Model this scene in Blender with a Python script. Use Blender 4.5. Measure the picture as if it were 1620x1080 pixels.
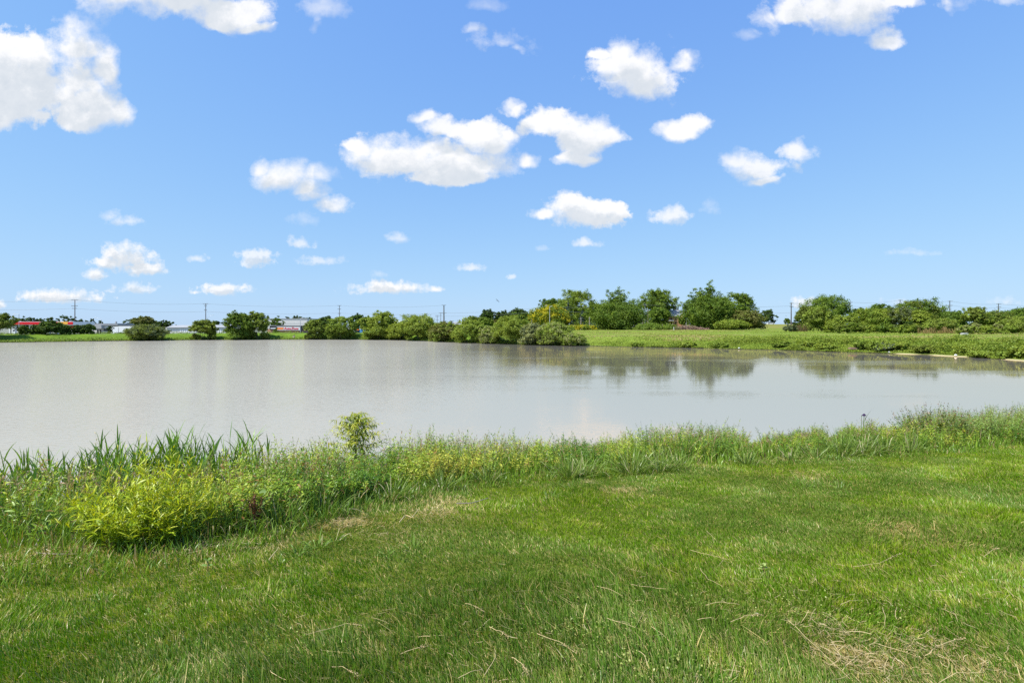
import bpy, bmesh, math, random
import numpy as np

# ------------------------------------------------------------------ clearing, camera, sky, sun, exposure
SC = bpy.context.scene
COL = SC.collection
for o in list(bpy.data.objects):
    bpy.data.objects.remove(o, do_unlink=True)
R = math.radians
EYE, HOR, F = 4.2, 516.5, 810.0          # eye height over the water, horizon row, focal length in px of the 1620 px photo

cam_data = bpy.data.cameras.new('camera')
cam = bpy.data.objects.new('camera', cam_data)
COL.objects.link(cam)
cam.location = (0, 0, EYE)
cam.rotation_euler = (R(90), 0, 0)
cam_data.sensor_width = 36.0
cam_data.lens = 18.0
cam_data.shift_y = -(540 - HOR) / 1620.0
cam_data.clip_start = 0.05
cam_data.clip_end = 20000
SC.camera = cam

SUN_EL, SUN_AZ = 56.0, -118.0            # azimuth from +Y towards +X: the sun stands high, over the left shoulder
EXPOSURE = 0.62
SKY_STRENGTH = 0.13
SUN_STRENGTH = 4.7
SC.view_settings.view_transform = 'Standard'
SC.view_settings.look = 'None'
SC.view_settings.gamma = 1.0
SC.view_settings.use_curve_mapping = False
SC.view_settings.exposure = EXPOSURE
SC.cycles.use_denoising = False
SC.cycles.max_bounces = 6
SC.cycles.diffuse_bounces = 3
SC.cycles.glossy_bounces = 3
SC.cycles.transmission_bounces = 3
SC.cycles.transparent_max_bounces = 4
SC.cycles.caustics_reflective = False
SC.cycles.caustics_refractive = False

sl = bpy.data.lights.new('sun', 'SUN')
sl.energy = SUN_STRENGTH
sl.angle = R(0.5)
sl.color = (1.0, 0.96, 0.89)
sun = bpy.data.objects.new('sun', sl)
COL.objects.link(sun)
sun.rotation_euler = (R(90 - SUN_EL), 0, R(180 - SUN_AZ))


class NT:
    """tiny helper for node trees"""
    def __init__(s, nt):
        s.nt = nt

    def n(s, t, **kw):
        x = s.nt.nodes.new(t)
        for k, v in kw.items():
            setattr(x, k, v)
        return x

    def l(s, a, b):
        s.nt.links.new(a, b)

    def put(s, sock, v):
        if hasattr(v, 'is_linked') or hasattr(v, 'links'):
            s.nt.links.new(v, sock)
        else:
            sock.default_value = v

    def m(s, op, a, b=None, c=None, clamp=False):
        x = s.n('ShaderNodeMath', operation=op)
        x.use_clamp = clamp
        for i, v in enumerate((a, b, c)):
            if v is not None:
                s.put(x.inputs[i], v)
        return x.outputs[0]

    def v(s, op, a, b=None, c=None):
        x = s.n('ShaderNodeVectorMath', operation=op)
        for i, v in enumerate((a, b, c)):
            if v is not None:
                s.put(x.inputs[i], v)
        return x.outputs['Value'] if op in ('LENGTH', 'DOT_PRODUCT', 'DISTANCE') else x.outputs[0]

    def noise(s, vec, scale, detail=2.0, rough=0.5, out=0):
        x = s.n('ShaderNodeTexNoise')
        s.put(x.inputs['Vector'], vec)
        x.inputs['Scale'].default_value = scale
        x.inputs['Detail'].default_value = detail
        x.inputs['Roughness'].default_value = rough
        return x.outputs[out]

    def mix(s, f, a, b):
        x = s.n('ShaderNodeMix', data_type='RGBA')
        s.put(x.inputs[0], f)
        s.put(x.inputs[6], a)
        s.put(x.inputs[7], b)
        return x.outputs[2]

    def mixf(s, f, a, b):
        x = s.n('ShaderNodeMix', data_type='FLOAT')
        s.put(x.inputs[0], f)
        s.put(x.inputs[2], a)
        s.put(x.inputs[3], b)
        return x.outputs[0]

    def step(s, x_, a, b):
        x = s.n('ShaderNodeMapRange', interpolation_type='SMOOTHSTEP')
        s.put(x.inputs[0], x_)
        x.inputs[1].default_value = a
        x.inputs[2].default_value = b
        return x.outputs[0]


# cumulus clouds: (column, row, half width, half height, weight) of lobes, rows measured from the horizon as tangents of the view direction
LOBES = [
    (40, 135, 130, 72, 1), (-60, 110, 150, 85, 1), (130, 168, 72, 42, 1), (20, 172, 95, 38, 1), (60, 80, 70, 40, 1), (112, 70, 45, 30, .62), (195, 178, 28, 24, .6), (165, 110, 25, 30, .45),
    (255, -25, 130, 62, 1), (350, 22, 72, 32, 1), (190, -10, 60, 28, .9), (410, 46, 34, 12, .5),
    (515, 8, 42, 26, .55), (500, 45, 12, 22, .35),
    (790, 68, 46, 19, .58), (750, 48, 18, 11, .55), (822, 80, 22, 10, .5), (765, 5, 30, 14, .35),
    (1010, 108, 74, 42, 1), (985, 78, 36, 25, .9), (1085, 100, 28, 18, .65), (950, 85, 26, 12, .5),
    (1330, 8, 84, 48, .95), (1402, 62, 38, 19, .9), (1265, 25, 42, 24, .7), (1218, 30, 22, 26, .6), (1425, 5, 60, 16, .8), (1505, 6, 30, 13, .5), (1600, 0, 42, 15, .55), (1185, 55, 25, 12, .35),
    (620, 243, 78, 36, 1), (735, 256, 86, 36, 1), (770, 215, 45, 28, 1), (712, 197, 38, 21, .95), (680, 179, 24, 16, .9), (568, 235, 30, 18, .7), (840, 252, 20, 14, .6), (720, 278, 80, 16, .9),
    (862, 201, 44, 24, 1), (922, 213, 62, 34, 1), (815, 181, 22, 12, .85), (910, 245, 45, 11, .8), (965, 217, 26, 18, .9),
    (1070, 201, 52, 20, 1),
    (1200, 264, 60, 22, .9), (1257, 242, 32, 21, .9), (1158, 254, 26, 18, .65), (1215, 285, 40, 9, .5),
    (440, 280, 44, 29, 1), (413, 262, 22, 19, .9), (490, 297, 30, 25, .8), (525, 319, 40, 16, .85), (505, 275, 30, 11, .5), (480, 345, 30, 12, .32),
    (928, 336, 62, 25, 1), (905, 322, 45, 20, .9), (858, 338, 26, 10, .7), (972, 330, 26, 18, .85),
    (1062, 343, 32, 15, .85), (1127, 330, 20, 16, .42),
    (205, 353, 32, 11, .6), (175, 342, 15, 9, .55),
    (200, 408, 48, 19, 1), (150, 434, 21, 9, .9), (225, 427, 38, 12, .95), (175, 415, 35, 12, .9),
    (405, 408, 34, 15, .75), (311, 406, 15, 9, .75), (475, 383, 24, 10, .65), (510, 410, 42, 9, .6),
    (630, 378, 17, 8, .6), (100, 468, 68, 12, 1), (-5, 481, 18, 10, .8), (215, 458, 44, 9, .7), (355, 458, 46, 9, .9),
    (620, 455, 66, 11, 1), (690, 456, 15, 6, .5), (600, 433, 22, 6, .4), (745, 425, 24, 8, .7),
    (922, 385, 24, 9, .75), (855, 393, 15, 6, .4), (810, 437, 9, 5, .6), (1440, 398, 36, 7, .45), (1282, 479, 38, 10, .8), (1590, 477, 32, 8, .45), (1415, 478, 25, 7, .4),
    # clouds outside the frame, so that the sky goes on to both sides
    (-420, 260, 150, 60, 1), (-330, 400, 90, 18, .9), (-700, 330, 160, 45, 1), (1900, 180, 140, 60, 1), (2050, 390, 120, 22, .9), (1780, 330, 60, 22, .8), (700, -330, 160, 70, 1), (1150, -260, 120, 50, .9), (250, -380, 180, 80, 1), (1750, -150, 130, 60, .9),
]


def build_world():
    w = bpy.data.worlds.new('World')
    SC.world = w
    w.use_nodes = True
    w.node_tree.nodes.clear()
    # node group: how far inside a cloud a direction is
    g = bpy.data.node_groups.new('cloud_field', 'ShaderNodeTree')
    g.interface.new_socket('Vector', in_out='INPUT', socket_type='NodeSocketVector')
    g.interface.new_socket('Value', in_out='OUTPUT', socket_type='NodeSocketFloat')
    G = NT(g)
    gi = G.n('NodeGroupInput')
    go = G.n('NodeGroupOutput')
    p = gi.outputs[0]
    acc = opa = None
    g.interface.new_socket('Opacity', in_out='OUTPUT', socket_type='NodeSocketFloat')
    for (cx, cy, rx, ry, wt) in LOBES:
        c = ((cx - 810) / F, (HOR - cy - .15 * ry) / F, 0)
        q = G.v('MULTIPLY', G.v('SUBTRACT', p, c), (F / (rx * 1.16), F / (ry * 1.30), 0))
        q = G.v('MAXIMUM', q, G.v('MULTIPLY', q, (-1, -1.55, 0)))       # flatter underside
        d = G.v('LENGTH', q)
        f = G.m('SUBTRACT', 1.0, d)
        o = G.m('MULTIPLY', G.m('MULTIPLY_ADD', f, 2.5, 1.2, clamp=True), wt)
        acc = f if acc is None else G.m('MAXIMUM', acc, f)
        opa = o if opa is None else G.m('MAXIMUM', opa, o)
    G.l(G.m('MAXIMUM', acc, -0.9), go.inputs[0])
    G.l(opa, go.inputs[1])

    N = NT(w.node_tree)
    out = N.n('ShaderNodeOutputWorld')
    bg = N.n('ShaderNodeBackground')
    sky = N.n('ShaderNodeTexSky', sky_type='NISHITA')
    sky.sun_disc = False
    sky.sun_elevation = R(SUN_EL)
    sky.sun_rotation = R(SUN_AZ)
    sky.altitude = 200
    sky.air_density = 1.15
    sky.dust_density = 0.25
    sky.ozone_density = 2.2
    tc = N.n('ShaderNodeTexCoord')
    d = tc.outputs['Generated']
    sep = N.n('ShaderNodeSeparateXYZ')
    N.l(d, sep.inputs[0])
    dy = N.m('MAXIMUM', sep.outputs[1], 0.12)
    cmb = N.n('ShaderNodeCombineXYZ')
    N.l(N.m('DIVIDE', sep.outputs[0], dy), cmb.inputs[0])
    N.l(N.m('DIVIDE', sep.outputs[2], dy), cmb.inputs[1])
    uv = cmb.outputs[0]
    vv = N.m('DIVIDE', sep.outputs[2], dy)
    near = N.step(vv, 0.05, 0.45)             # clouds overhead are near and coarse, those by the horizon far and fine

    def field(vec):
        w1 = N.v('SUBTRACT', N.noise(vec, 9.0, 3.0, 0.55, 1), (0.5, 0.5, 0.5))
        amp = N.mixf(near, 0.014, 0.080)
        sc = N.n('ShaderNodeVectorMath', operation='SCALE')
        N.l(w1, sc.inputs[0])
        N.l(amp, sc.inputs['Scale'])
        vec2 = N.v('ADD', vec, sc.outputs[0])
        gr = N.n('ShaderNodeGroup')
        gr.node_tree = g
        N.l(vec2, gr.inputs[0])
        n1 = N.noise(vec, 10.5, 12.0, 0.66)
        n2 = N.noise(vec, 40.0, 9.0, 0.66)
        nn = N.mixf(near, n2, n1)
        return N.m('MULTIPLY_ADD', N.m('SUBTRACT', nn, N.mixf(gr.outputs[1], 0.56, 0.5)), N.mixf(gr.outputs[1], 4.6, 2.5), gr.outputs[0]), gr.outputs[1]

    f0, opac = field(uv)
    off = N.n('ShaderNodeCombineXYZ')
    N.l(N.mixf(near, -0.004, -0.018), off.inputs[0])
    N.l(N.mixf(near, 0.010, 0.045), off.inputs[1])
    f1, _ = field(N.v('ADD', uv, off.outputs[0]))
    soft = N.mixf(N.step(N.noise(uv, 5.5, 3.0, 0.6), 0.36, 0.66), N.mixf(opac, 1.2, 0.24), N.mixf(opac, 1.6, 0.80))
    alpha = N.m('MULTIPLY', N.m('SMOOTH_MIN', N.m('DIVIDE', N.m('MAXIMUM', f0, 0.0), soft), 1.0, 0.35, clamp=True), N.m('MULTIPLY_ADD', opac, 1.1, -0.08, clamp=True))
    thick = N.step(f1, 0.0, 0.65)            # cloud standing between this point and the sun
    fine = N.noise(uv, 30.0, 6.0, 0.6)
    shade = N.m('MULTIPLY', thick, N.m('MULTIPLY_ADD', fine, 0.8, 0.42), clamp=True)
    K = 1.0 / (2 ** EXPOSURE)
    lit = (1.03 * K, 1.03 * K, 1.04 * K, 1)
    dim = (0.68 * K, 0.74 * K, 0.81 * K, 1)
    ccol = N.mix(shade, lit, dim)
    skys = N.n('ShaderNodeVectorMath', operation='SCALE')
    N.l(sky.outputs[0], skys.inputs[0])
    skys.inputs['Scale'].default_value = SKY_STRENGTH
    E = 2 ** EXPOSURE                          # soft shoulder, so that the low sky stays blue at this exposure
    den = N.v('MULTIPLY_ADD', skys.outputs[0], (E * 1.29, E * .965, E * .895), (.90, .575, .155))
    skyc = N.n('ShaderNodeVectorMath', operation='DIVIDE')
    N.l(skys.outputs[0], skyc.inputs[0]); N.l(den, skyc.inputs[1])
    front = N.m('MULTIPLY', N.step(sep.outputs[1], 0.1, 0.2), N.step(sep.outputs[2], -0.002, 0.006))
    a = N.m('MULTIPLY', alpha, N.m('MULTIPLY', front, 0.97))
    N.l(N.mix(a, skyc.outputs[0], ccol), bg.inputs[0])
    bg.inputs[1].default_value = 1.0
    N.l(bg.outputs[0], out.inputs[0])
    w.cycles.sampling_method = 'MANUAL'
    w.cycles.sample_map_resolution = 512


build_world()

# ------------------------------------------------------------------ helpers
rng = np.random.default_rng(11)


def tag(o, label=None, cat=None, group=None, kind=None):
    if label: o['label'] = label
    if cat: o['category'] = cat
    if group: o['group'] = group
    if kind: o['kind'] = kind
    return o


def empty(name, loc, rz=0.0):
    o = bpy.data.objects.new(name, None)
    COL.objects.link(o)
    o.location = loc
    o.rotation_euler = (0, 0, rz)
    o.empty_display_size = 0.3
    return o


def np_mesh(name, verts, faces, mat, cols=None, parent=None, smooth=False):
    """verts (N,3) float, faces list of int arrays (M,k); per-vertex colours (N,3)"""
    me = bpy.data.meshes.new(name)
    verts = np.ascontiguousarray(verts, dtype=np.float32)
    if not isinstance(faces, (list, tuple)):
        faces = [faces]
    faces = [f for f in faces if len(f)]
    tot = sum(f.size for f in faces)
    npoly = sum(len(f) for f in faces)
    me.vertices.add(len(verts))
    me.vertices.foreach_set('co', verts.ravel())
    me.loops.add(tot)
    me.loops.foreach_set('vertex_index', np.concatenate([f.ravel() for f in faces]).astype(np.int32))
    sizes = np.concatenate([np.full(len(f), f.shape[1], np.int32) for f in faces])
    starts = np.concatenate([[0], np.cumsum(sizes)[:-1]]).astype(np.int32)
    me.polygons.add(npoly)
    me.polygons.foreach_set('loop_start', starts)
    if smooth:
        me.polygons.foreach_set('use_smooth', np.ones(npoly, bool))
    if cols is not None:
        at = me.attributes.new('col', 'FLOAT_COLOR', 'POINT')
        c4 = np.ones((len(verts), 4), np.float32)
        c4[:, :3] = cols
        at.data.foreach_set('color', c4.ravel())
    me.update(calc_edges=True)
    me.materials.append(mat)
    o = bpy.data.objects.new(name, me)
    COL.objects.link(o)
    if parent is not None:
        o.parent = parent
    return o


class MB:
    """collects plain pieces (boxes, prisms, tubes) into one mesh object"""
    def __init__(s):
        s.v, s.f = [], []

    def add(s, vs, fs):
        b = len(s.v)
        s.v += [tuple(map(float, v)) for v in vs]
        s.f += [tuple(b + i for i in f) for f in fs]
        return s

    def box(s, x0, x1, y0, y1, z0, z1):
        return s.add([(x0, y0, z0), (x1, y0, z0), (x1, y1, z0), (x0, y1, z0), (x0, y0, z1), (x1, y0, z1), (x1, y1, z1), (x0, y1, z1)],
                     [(0, 3, 2, 1), (4, 5, 6, 7), (0, 1, 5, 4), (1, 2, 6, 5), (2, 3, 7, 6), (3, 0, 4, 7)])

    def prism_y(s, prof, y0, y1):
        """profile of (x,z), counter-clockwise seen from -y, pulled from y0 to y1"""
        n = len(prof)
        vs = [(x, y0, z) for x, z in prof] + [(x, y1, z) for x, z in prof]
        fs = [tuple(range(n)), tuple(range(2 * n - 1, n - 1, -1))] + [(i + n, (i + 1) % n + n, (i + 1) % n, i) for i in range(n)]
        return s.add(vs, fs)

    def prism_x(s, prof, x0, x1):
        n = len(prof)
        vs = [(x0, y, z) for y, z in prof] + [(x1, y, z) for y, z in prof]
        fs = [tuple(range(n)), tuple(range(2 * n - 1, n - 1, -1))] + [(i + n, (i + 1) % n + n, (i + 1) % n, i) for i in range(n)]
        return s.add(vs, fs)

    def tube(s, pts, rad, n=6):
        pts = [np.array(p, float) for p in pts]
        if not hasattr(rad, '__len__'):
            rad = [rad] * len(pts)
        b = len(s.v)
        for i, p in enumerate(pts):
            t = pts[min(i + 1, len(pts) - 1)] - pts[max(i - 1, 0)]
            t = t / (np.linalg.norm(t) + 1e-9)
            ref = np.array((0, 0, 1.0)) if abs(t[2]) < .9 else np.array((1.0, 0, 0))
            a = np.cross(t, ref); a /= np.linalg.norm(a)
            c = np.cross(t, a)
            for k in range(n):
                q = p + rad[i] * (math.cos(2 * math.pi * k / n) * a + math.sin(2 * math.pi * k / n) * c)
                s.v.append(tuple(q))
        for i in range(len(pts) - 1):
            for k in range(n):
                s.f.append((b + i * n + k, b + i * n + (k + 1) % n, b + (i + 1) * n + (k + 1) % n, b + (i + 1) * n + k))
        s.f.append(tuple(b + k for k in range(n - 1, -1, -1)))
        s.f.append(tuple(b + (len(pts) - 1) * n + k for k in range(n)))
        return s

    def ball(s, c, r, nu=8, nv=5):
        b = len(s.v)
        rx, ry, rz = r if hasattr(r, '__len__') else (r, r, r)
        for j in range(nv + 1):
            th = math.pi * j / nv
            for k in range(nu):
                ph = 2 * math.pi * k / nu
                s.v.append((c[0] + rx * math.sin(th) * math.cos(ph), c[1] + ry * math.sin(th) * math.sin(ph), c[2] + rz * math.cos(th)))
        for j in range(nv):
            for k in range(nu):
                s.f.append((b + j * nu + k, b + (j + 1) * nu + k, b + (j + 1) * nu + (k + 1) % nu, b + j * nu + (k + 1) % nu))
        return s

    def build(s, name, mat, parent=None, smooth=False):
        me = bpy.data.meshes.new(name)
        me.from_pydata(s.v, [], s.f)
        me.validate()
        me.update()
        if smooth:
            me.polygons.foreach_set('use_smooth', np.ones(len(me.polygons), bool))
        me.materials.append(mat)
        o = bpy.data.objects.new(name, me)
        COL.objects.link(o)
        if parent is not None:
            o.parent = parent
        return o


def hash2(ix, iy, seed):
    h = (ix.astype(np.int64) * 374761393 + iy.astype(np.int64) * 668265263 + seed * 1442695041) & 0xFFFFFFFF
    h = ((h ^ (h >> 13)) * 1274126177) & 0xFFFFFFFF
    return ((h ^ (h >> 16)) & 0xFFFF) / 65535.0


def vnoise(x, y, seed=0):
    x = np.asarray(x, float); y = np.asarray(y, float)
    ix, iy = np.floor(x), np.floor(y)
    fx, fy = x - ix, y - iy
    fx = fx * fx * (3 - 2 * fx); fy = fy * fy * (3 - 2 * fy)
    a = hash2(ix, iy, seed); b = hash2(ix + 1, iy, seed)
    c = hash2(ix, iy + 1, seed); d = hash2(ix + 1, iy + 1, seed)
    return (a * (1 - fx) + b * fx) * (1 - fy) + (c * (1 - fx) + d * fx) * fy


def fbm(x, y, seed=0, oct=4):
    s, amp, tot = 0.0, 1.0, 0.0
    for i in range(oct):
        s = s + amp * vnoise(np.asarray(x) * 2 ** i + 17.3 * i, np.asarray(y) * 2 ** i - 9.1 * i, seed + i)
        tot += amp
        amp *= 0.5
    return s / tot


def sstep(a, b, x):
    t = np.clip((np.asarray(x, float) - a) / (b - a), 0, 1)
    return t * t * (3 - 2 * t)


def unit(v):
    return v / (np.linalg.norm(v, axis=-1, keepdims=True) + 1e-12)


# ------------------------------------------------------------------ lie of the land
LAWN0, SLOPE = 2.8, 0.125


def lawn_point(px, py):
    k = (py - HOR) / F
    Y = (EYE - LAWN0) / (k - SLOPE)
    return (px - 810) / F * Y, Y


_e = [lawn_point(*p) for p in [(0, 862), (100, 868), (350, 850), (480, 822), (600, 785), (700, 766), (800, 755), (900, 745), (1000, 740), (1100, 734), (1300, 721), (1450, 714), (1620, 704)]]
EDGE_X = np.array([-60, -20, -9] + [p[0] for p in _e] + [25, 45, 80])
EDGE_Y = np.array([-2, 1.5, 3.5] + [p[1] for p in _e] + [16.5, 22, 30])
SH_X = np.array([-120, -60, -20, -9.5, -3.76, 1.8, 10, 23, 45, 90])
SH_Y = np.array([0, 3.0, 6.5, 9.8, 13.8, 15.8, 18.2, 22.5, 31, 50])
_f = [(-6000, 1500), (-3000, 900), (-1500, 600), (-1000, 558), (-300, 545), (0, 542), (300, 538), (480, 537), (560, 537), (640, 538), (700, 541), (760, 543), (820, 545), (910, 547), (960, 548), (1200, 553), (1300, 556), (1450, 561), (1560, 567), (1620, 571), (1800, 592), (2100, 640), (2600, 800), (6000, 1800)]
FAR_U = np.array([(p[0] - 810) / F for p in _f])
FAR_Y = np.array([EYE * F / (p[1] - HOR) for p in _f])


def edge_y(X):
    return np.interp(X, EDGE_X, EDGE_Y) + 0.35 * (fbm(np.asarray(X) * 0.8, 0.0 * np.asarray(X), 5, 3) - 0.5)


def shore_y(X):
    return np.interp(X, SH_X, SH_Y) + 0.9 * (fbm(np.asarray(X) * 0.35, 0.0 * np.asarray(X), 8, 3) - 0.5)


def far_y(u):
    Yf = np.interp(u, FAR_U, FAR_Y)
    return Yf * (1 + 0.02 * (fbm(np.asarray(u) * 26, 0.0 * np.asarray(u), 21, 3) - 0.5))


def ground_z(X, Y):
    X = np.asarray(X, float); Y = np.asarray(Y, float)
    Yl, Ys = edge_y(X), shore_y(X)
    lawn = LAWN0 - SLOPE * np.maximum(Y, -3)
    lawn = lawn + 0.05 * (fbm(X * 0.5, Y * 0.5, 3, 3) - 0.5) * sstep(0.5, 3, np.abs(Y) + np.abs(X))
    ze = LAWN0 - SLOPE * Yl
    t = (Y - Yl) / np.maximum(Ys - Yl, 0.5)
    bank = ze * (1 - np.clip(t, 0, 1) ** 1.05) + 0.10 * (fbm(X * 0.9, Y * 0.9, 4, 3) - 0.5) * sstep(0, .2, t)
    zn = np.where(t < 0, lawn, bank)
    zn = np.where(t > 1, -0.35 * (t - 1) * 4, zn)
    zn = np.clip(zn, -1.5, 8)
    # far side
    Yp = np.maximum(Y, 0.5)
    u = X / Yp
    s = Y - far_y(u)
    wr = sstep(-0.12, 0.12, u)
    low = 2.0 * sstep(-0.5, 8, s) * (1 - sstep(9, 40, s)) + 0.35 * sstep(9, 40, s)
    right = 1.9 * sstep(-0.5, 11, s) + 0.9 * sstep(8, 130, s)
    right = right + 3.0 * sstep(225, 345, Y) * sstep(0.05, 0.2, u)
    zf = low * (1 - wr) + right * wr
    zf = zf + (0.25 * (fbm(X * .12, Y * .12, 31, 3) - .5)) * sstep(2, 12, s)
    zf = np.where(s < 0, np.clip(s * 0.12, -1.5, 0) - 0.02, zf)
    zf = np.where(Y < 0.6, -1.5, zf)
    return np.maximum(zn, zf)


def gz(x, y):
    return float(ground_z(np.array([x]), np.array([y]))[0])


def P(px, py, D):
    """the point at depth D seen at a row and column of the 1620 px photograph"""
    return np.array(((px - 810) / F * D, D, EYE - (py - HOR) / F * D))


# ------------------------------------------------------------------ materials
def base_mat(name):
    m = bpy.data.materials.new(name)
    m.use_nodes = True
    nt = m.node_tree
    nt.nodes.clear()
    N = NT(nt)
    out = N.n('ShaderNodeOutputMaterial')
    return m, N, out


def foliage_mat(name, trans=0.35, gloss=0.06, rough=0.45, tcol=(1.25, 1.15, 0.45)):
    m, N, out = base_mat(name)
    at = N.n('ShaderNodeAttribute', attribute_name='col')
    geo = N.n('ShaderNodeNewGeometry')
    nz = N.noise(geo.outputs['Position'], 5.0, 2.0)
    c = N.v('MULTIPLY', at.outputs['Color'], N.n('ShaderNodeCombineXYZ').outputs[0])
    val = N.m('MULTIPLY_ADD', nz, 0.5, 0.75)
    sc = N.n('ShaderNodeVectorMath', operation='SCALE')
    N.l(at.outputs['Color'], sc.inputs[0]); N.l(val, sc.inputs['Scale'])
    d = N.n('ShaderNodeBsdfDiffuse'); N.l(sc.outputs[0], d.inputs[0])
    t = N.n('ShaderNodeBsdfTranslucent'); N.l(N.v('MULTIPLY', sc.outputs[0], tcol), t.inputs[0])
    g = N.n('ShaderNodeBsdfGlossy'); g.inputs['Roughness'].default_value = rough; g.inputs[0].default_value = (.9, .95, .9, 1)
    a = N.n('ShaderNodeMixShader'); a.inputs[0].default_value = trans
    N.l(d.outputs[0], a.inputs[1]); N.l(t.outputs[0], a.inputs[2])
    b = N.n('ShaderNodeMixShader'); b.inputs[0].default_value = gloss
    N.l(a.outputs[0], b.inputs[1]); N.l(g.outputs[0], b.inputs[2])
    N.l(b.outputs[0], out.inputs[0])
    return m


def solid(name, col, rough=0.6, var=0.12, scale=1.5, spec=0.3, metal=0.0):
    m, N, out = base_mat(name)
    p = N.n('ShaderNodeBsdfPrincipled')
    tc = N.n('ShaderNodeTexCoord')
    nz = N.noise(tc.outputs['Object'], scale, 5.0, 0.6)
    lo = tuple(c * (1 - var) for c in col) + (1,)
    hi = tuple(min(1, c * (1 + var)) for c in col) + (1,)
    N.l(N.mix(nz, lo, hi), p.inputs['Base Color'])
    p.inputs['Roughness'].default_value = rough
    p.inputs['Metallic'].default_value = metal
    p.inputs['Specular IOR Level'].default_value = spec
    N.l(p.outputs[0], out.inputs[0])
    return m


M_LEAF = foliage_mat('leaf', 0.32, 0.03)
M_GRASS = foliage_mat('grass_blade', 0.30, 0.022, 0.35)
M_FAR = foliage_mat('crown_leaf', 0.25, 0.012, 0.5)
M_BARK = solid('bark', (0.12, 0.095, 0.07), 0.9, 0.4, 4)
M_GREYBARK = solid('grey_bark', (0.26, 0.24, 0.20), 0.9, 0.3, 4)
M_STEM = solid('stem', (0.22, 0.15, 0.06), 0.7, 0.35, 9)


def ground_mat():
    m, N, out = base_mat('ground_cover')
    at = N.n('ShaderNodeAttribute', attribute_name='col')
    geo = N.n('ShaderNodeNewGeometry')
    pos = geo.outputs['Position']
    n1 = N.noise(pos, 0.9, 6.0, 0.65)
    n2 = N.noise(pos, 22.0, 5.0, 0.65)
    k = N.m('MULTIPLY', N.m('MULTIPLY_ADD', n1, 1.1, 0.45), N.m('MULTIPLY_ADD', n2, 0.9, 0.55))
    sc = N.n('ShaderNodeVectorMath', operation='SCALE')
    N.l(at.outputs['Color'], sc.inputs[0]); N.l(k, sc.inputs['Scale'])
    p = N.n('ShaderNodeBsdfPrincipled')
    N.l(sc.outputs[0], p.inputs['Base Color'])
    p.inputs['Roughness'].default_value = 0.95
    p.inputs['Specular IOR Level'].default_value = 0.08
    bp = N.n('ShaderNodeBump'); bp.inputs['Strength'].default_value = 0.6; bp.inputs['Distance'].default_value = 0.15
    N.l(N.noise(pos, 3.0, 6.0, 0.7), bp.inputs['Height'])
    N.l(bp.outputs[0], p.inputs['Normal'])
    N.l(p.outputs[0], out.inputs[0])
    return m


# ------------------------------------------------------------------ ground: one sheet out to the horizon
def build_ground():
    az = np.concatenate([np.arange(-180, -58, 3.0), np.arange(-58, 58, 0.25), np.arange(58, 180.1, 3.0)])
    r1 = np.exp(np.linspace(math.log(0.6), math.log(420), 860))
    r2 = np.exp(np.linspace(math.log(430), math.log(9000), 40))
    r = np.concatenate([[0.05], r1, r2])
    A, Rr = np.meshgrid(np.radians(az), r, indexing='ij')
    X, Y = np.sin(A) * Rr, np.cos(A) * Rr
    Z = ground_z(X, Y)
    na, nr = X.shape
    V = np.stack([X, Y, Z], -1).reshape(-1, 3)
    I = np.arange(na * nr).reshape(na, nr)
    Q = np.stack([I[:-1, :-1], I[:-1, 1:], I[1:, 1:], I[1:, :-1]], -1).reshape(-1, 4)
    # colour of the ground cover
    x, y = V[:, 0], V[:, 1]
    Yl, Ys = edge_y(x), shore_y(x)
    t = (y - Yl) / np.maximum(Ys - Yl, .5)
    u = x / np.maximum(y, .5)
    s = y - far_y(u)
    farside = (s > -3) & (y > 1)
    big = fbm(x * .35, y * .35, 41, 4)[:, None]
    lawn = np.array((.065, .10, .010)) * (1 - big) + np.array((.13, .145, .02)) * big
    bank = np.array((.06, .075, .02)) * (1 - big) + np.array((.10, .09, .035)) * big
    k = sstep(-0.03, .05, t)[:, None]
    c = lawn * (1 - k) + bank * k
    mud = np.array((.13, .105, .07))
    km = sstep(.95, 1.02, t)[:, None]
    c = c * (1 - km) + mud * km
    fb = fbm(x * .06, y * .10, 51, 4)[:, None]
    f2 = fbm(x * .5, y * .5, 57, 3)[:, None]
    field = np.array((.12, .19, .020)) * (1 - fb) + np.array((.19, .225, .035)) * fb
    field = field * (.75 + .5 * f2)
    dry = sstep(.62, .75, fbm(x * .02 + 7, y * .16, 63, 3))[:, None] * .55 * sstep(-.05, .15, u)[:, None]
    field = field * (1 - dry) + np.array((.26, .21, .085)) * dry
    hill = (sstep(235, 275, y) * sstep(.40, .46, u) * (1 - sstep(.60, .66, u)))[:, None] * .7
    field = field * (1 - hill) + np.array((.20, .19, .05)) * hill
    left = (1 - sstep(-.1, .1, u))[:, None]
    field = field * (1 - left) + np.array((.11, .18, .018)) * (.7 + .6 * f2) * left
    lot = (sstep(25, 45, s) * (1 - sstep(-.25, -.15, u)))[:, None] * .8
    field = field * (1 - lot) + np.array((.20, .20, .19)) * lot
    wet = (1 - sstep(.3, 1.3, s))[:, None]
    field = field * (1 - wet) + np.array((.035, .03, .018)) * wet
    # strips of pale dried mud along the right-hand far shore
    px = 810 + F * u
    strip = sstep(-.3, .1, s) * (1 - sstep(.5, 1.2, s)) * np.maximum(sstep(1412, 1425, px) * (1 - sstep(1525, 1540, px)), sstep(1580, 1592, px))
    strip = (strip * sstep(.25, .4, fbm(px * .02, px * 0, 71, 2)))[:, None]
    field = field * (1 - strip) + np.array((.50, .42, .25)) * strip
    c = np.where(farside[:, None], field, c)
    o = np_mesh('ground', V, Q, ground_mat(), c, smooth=True)
    tag(o, kind='structure')


build_ground()


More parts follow.
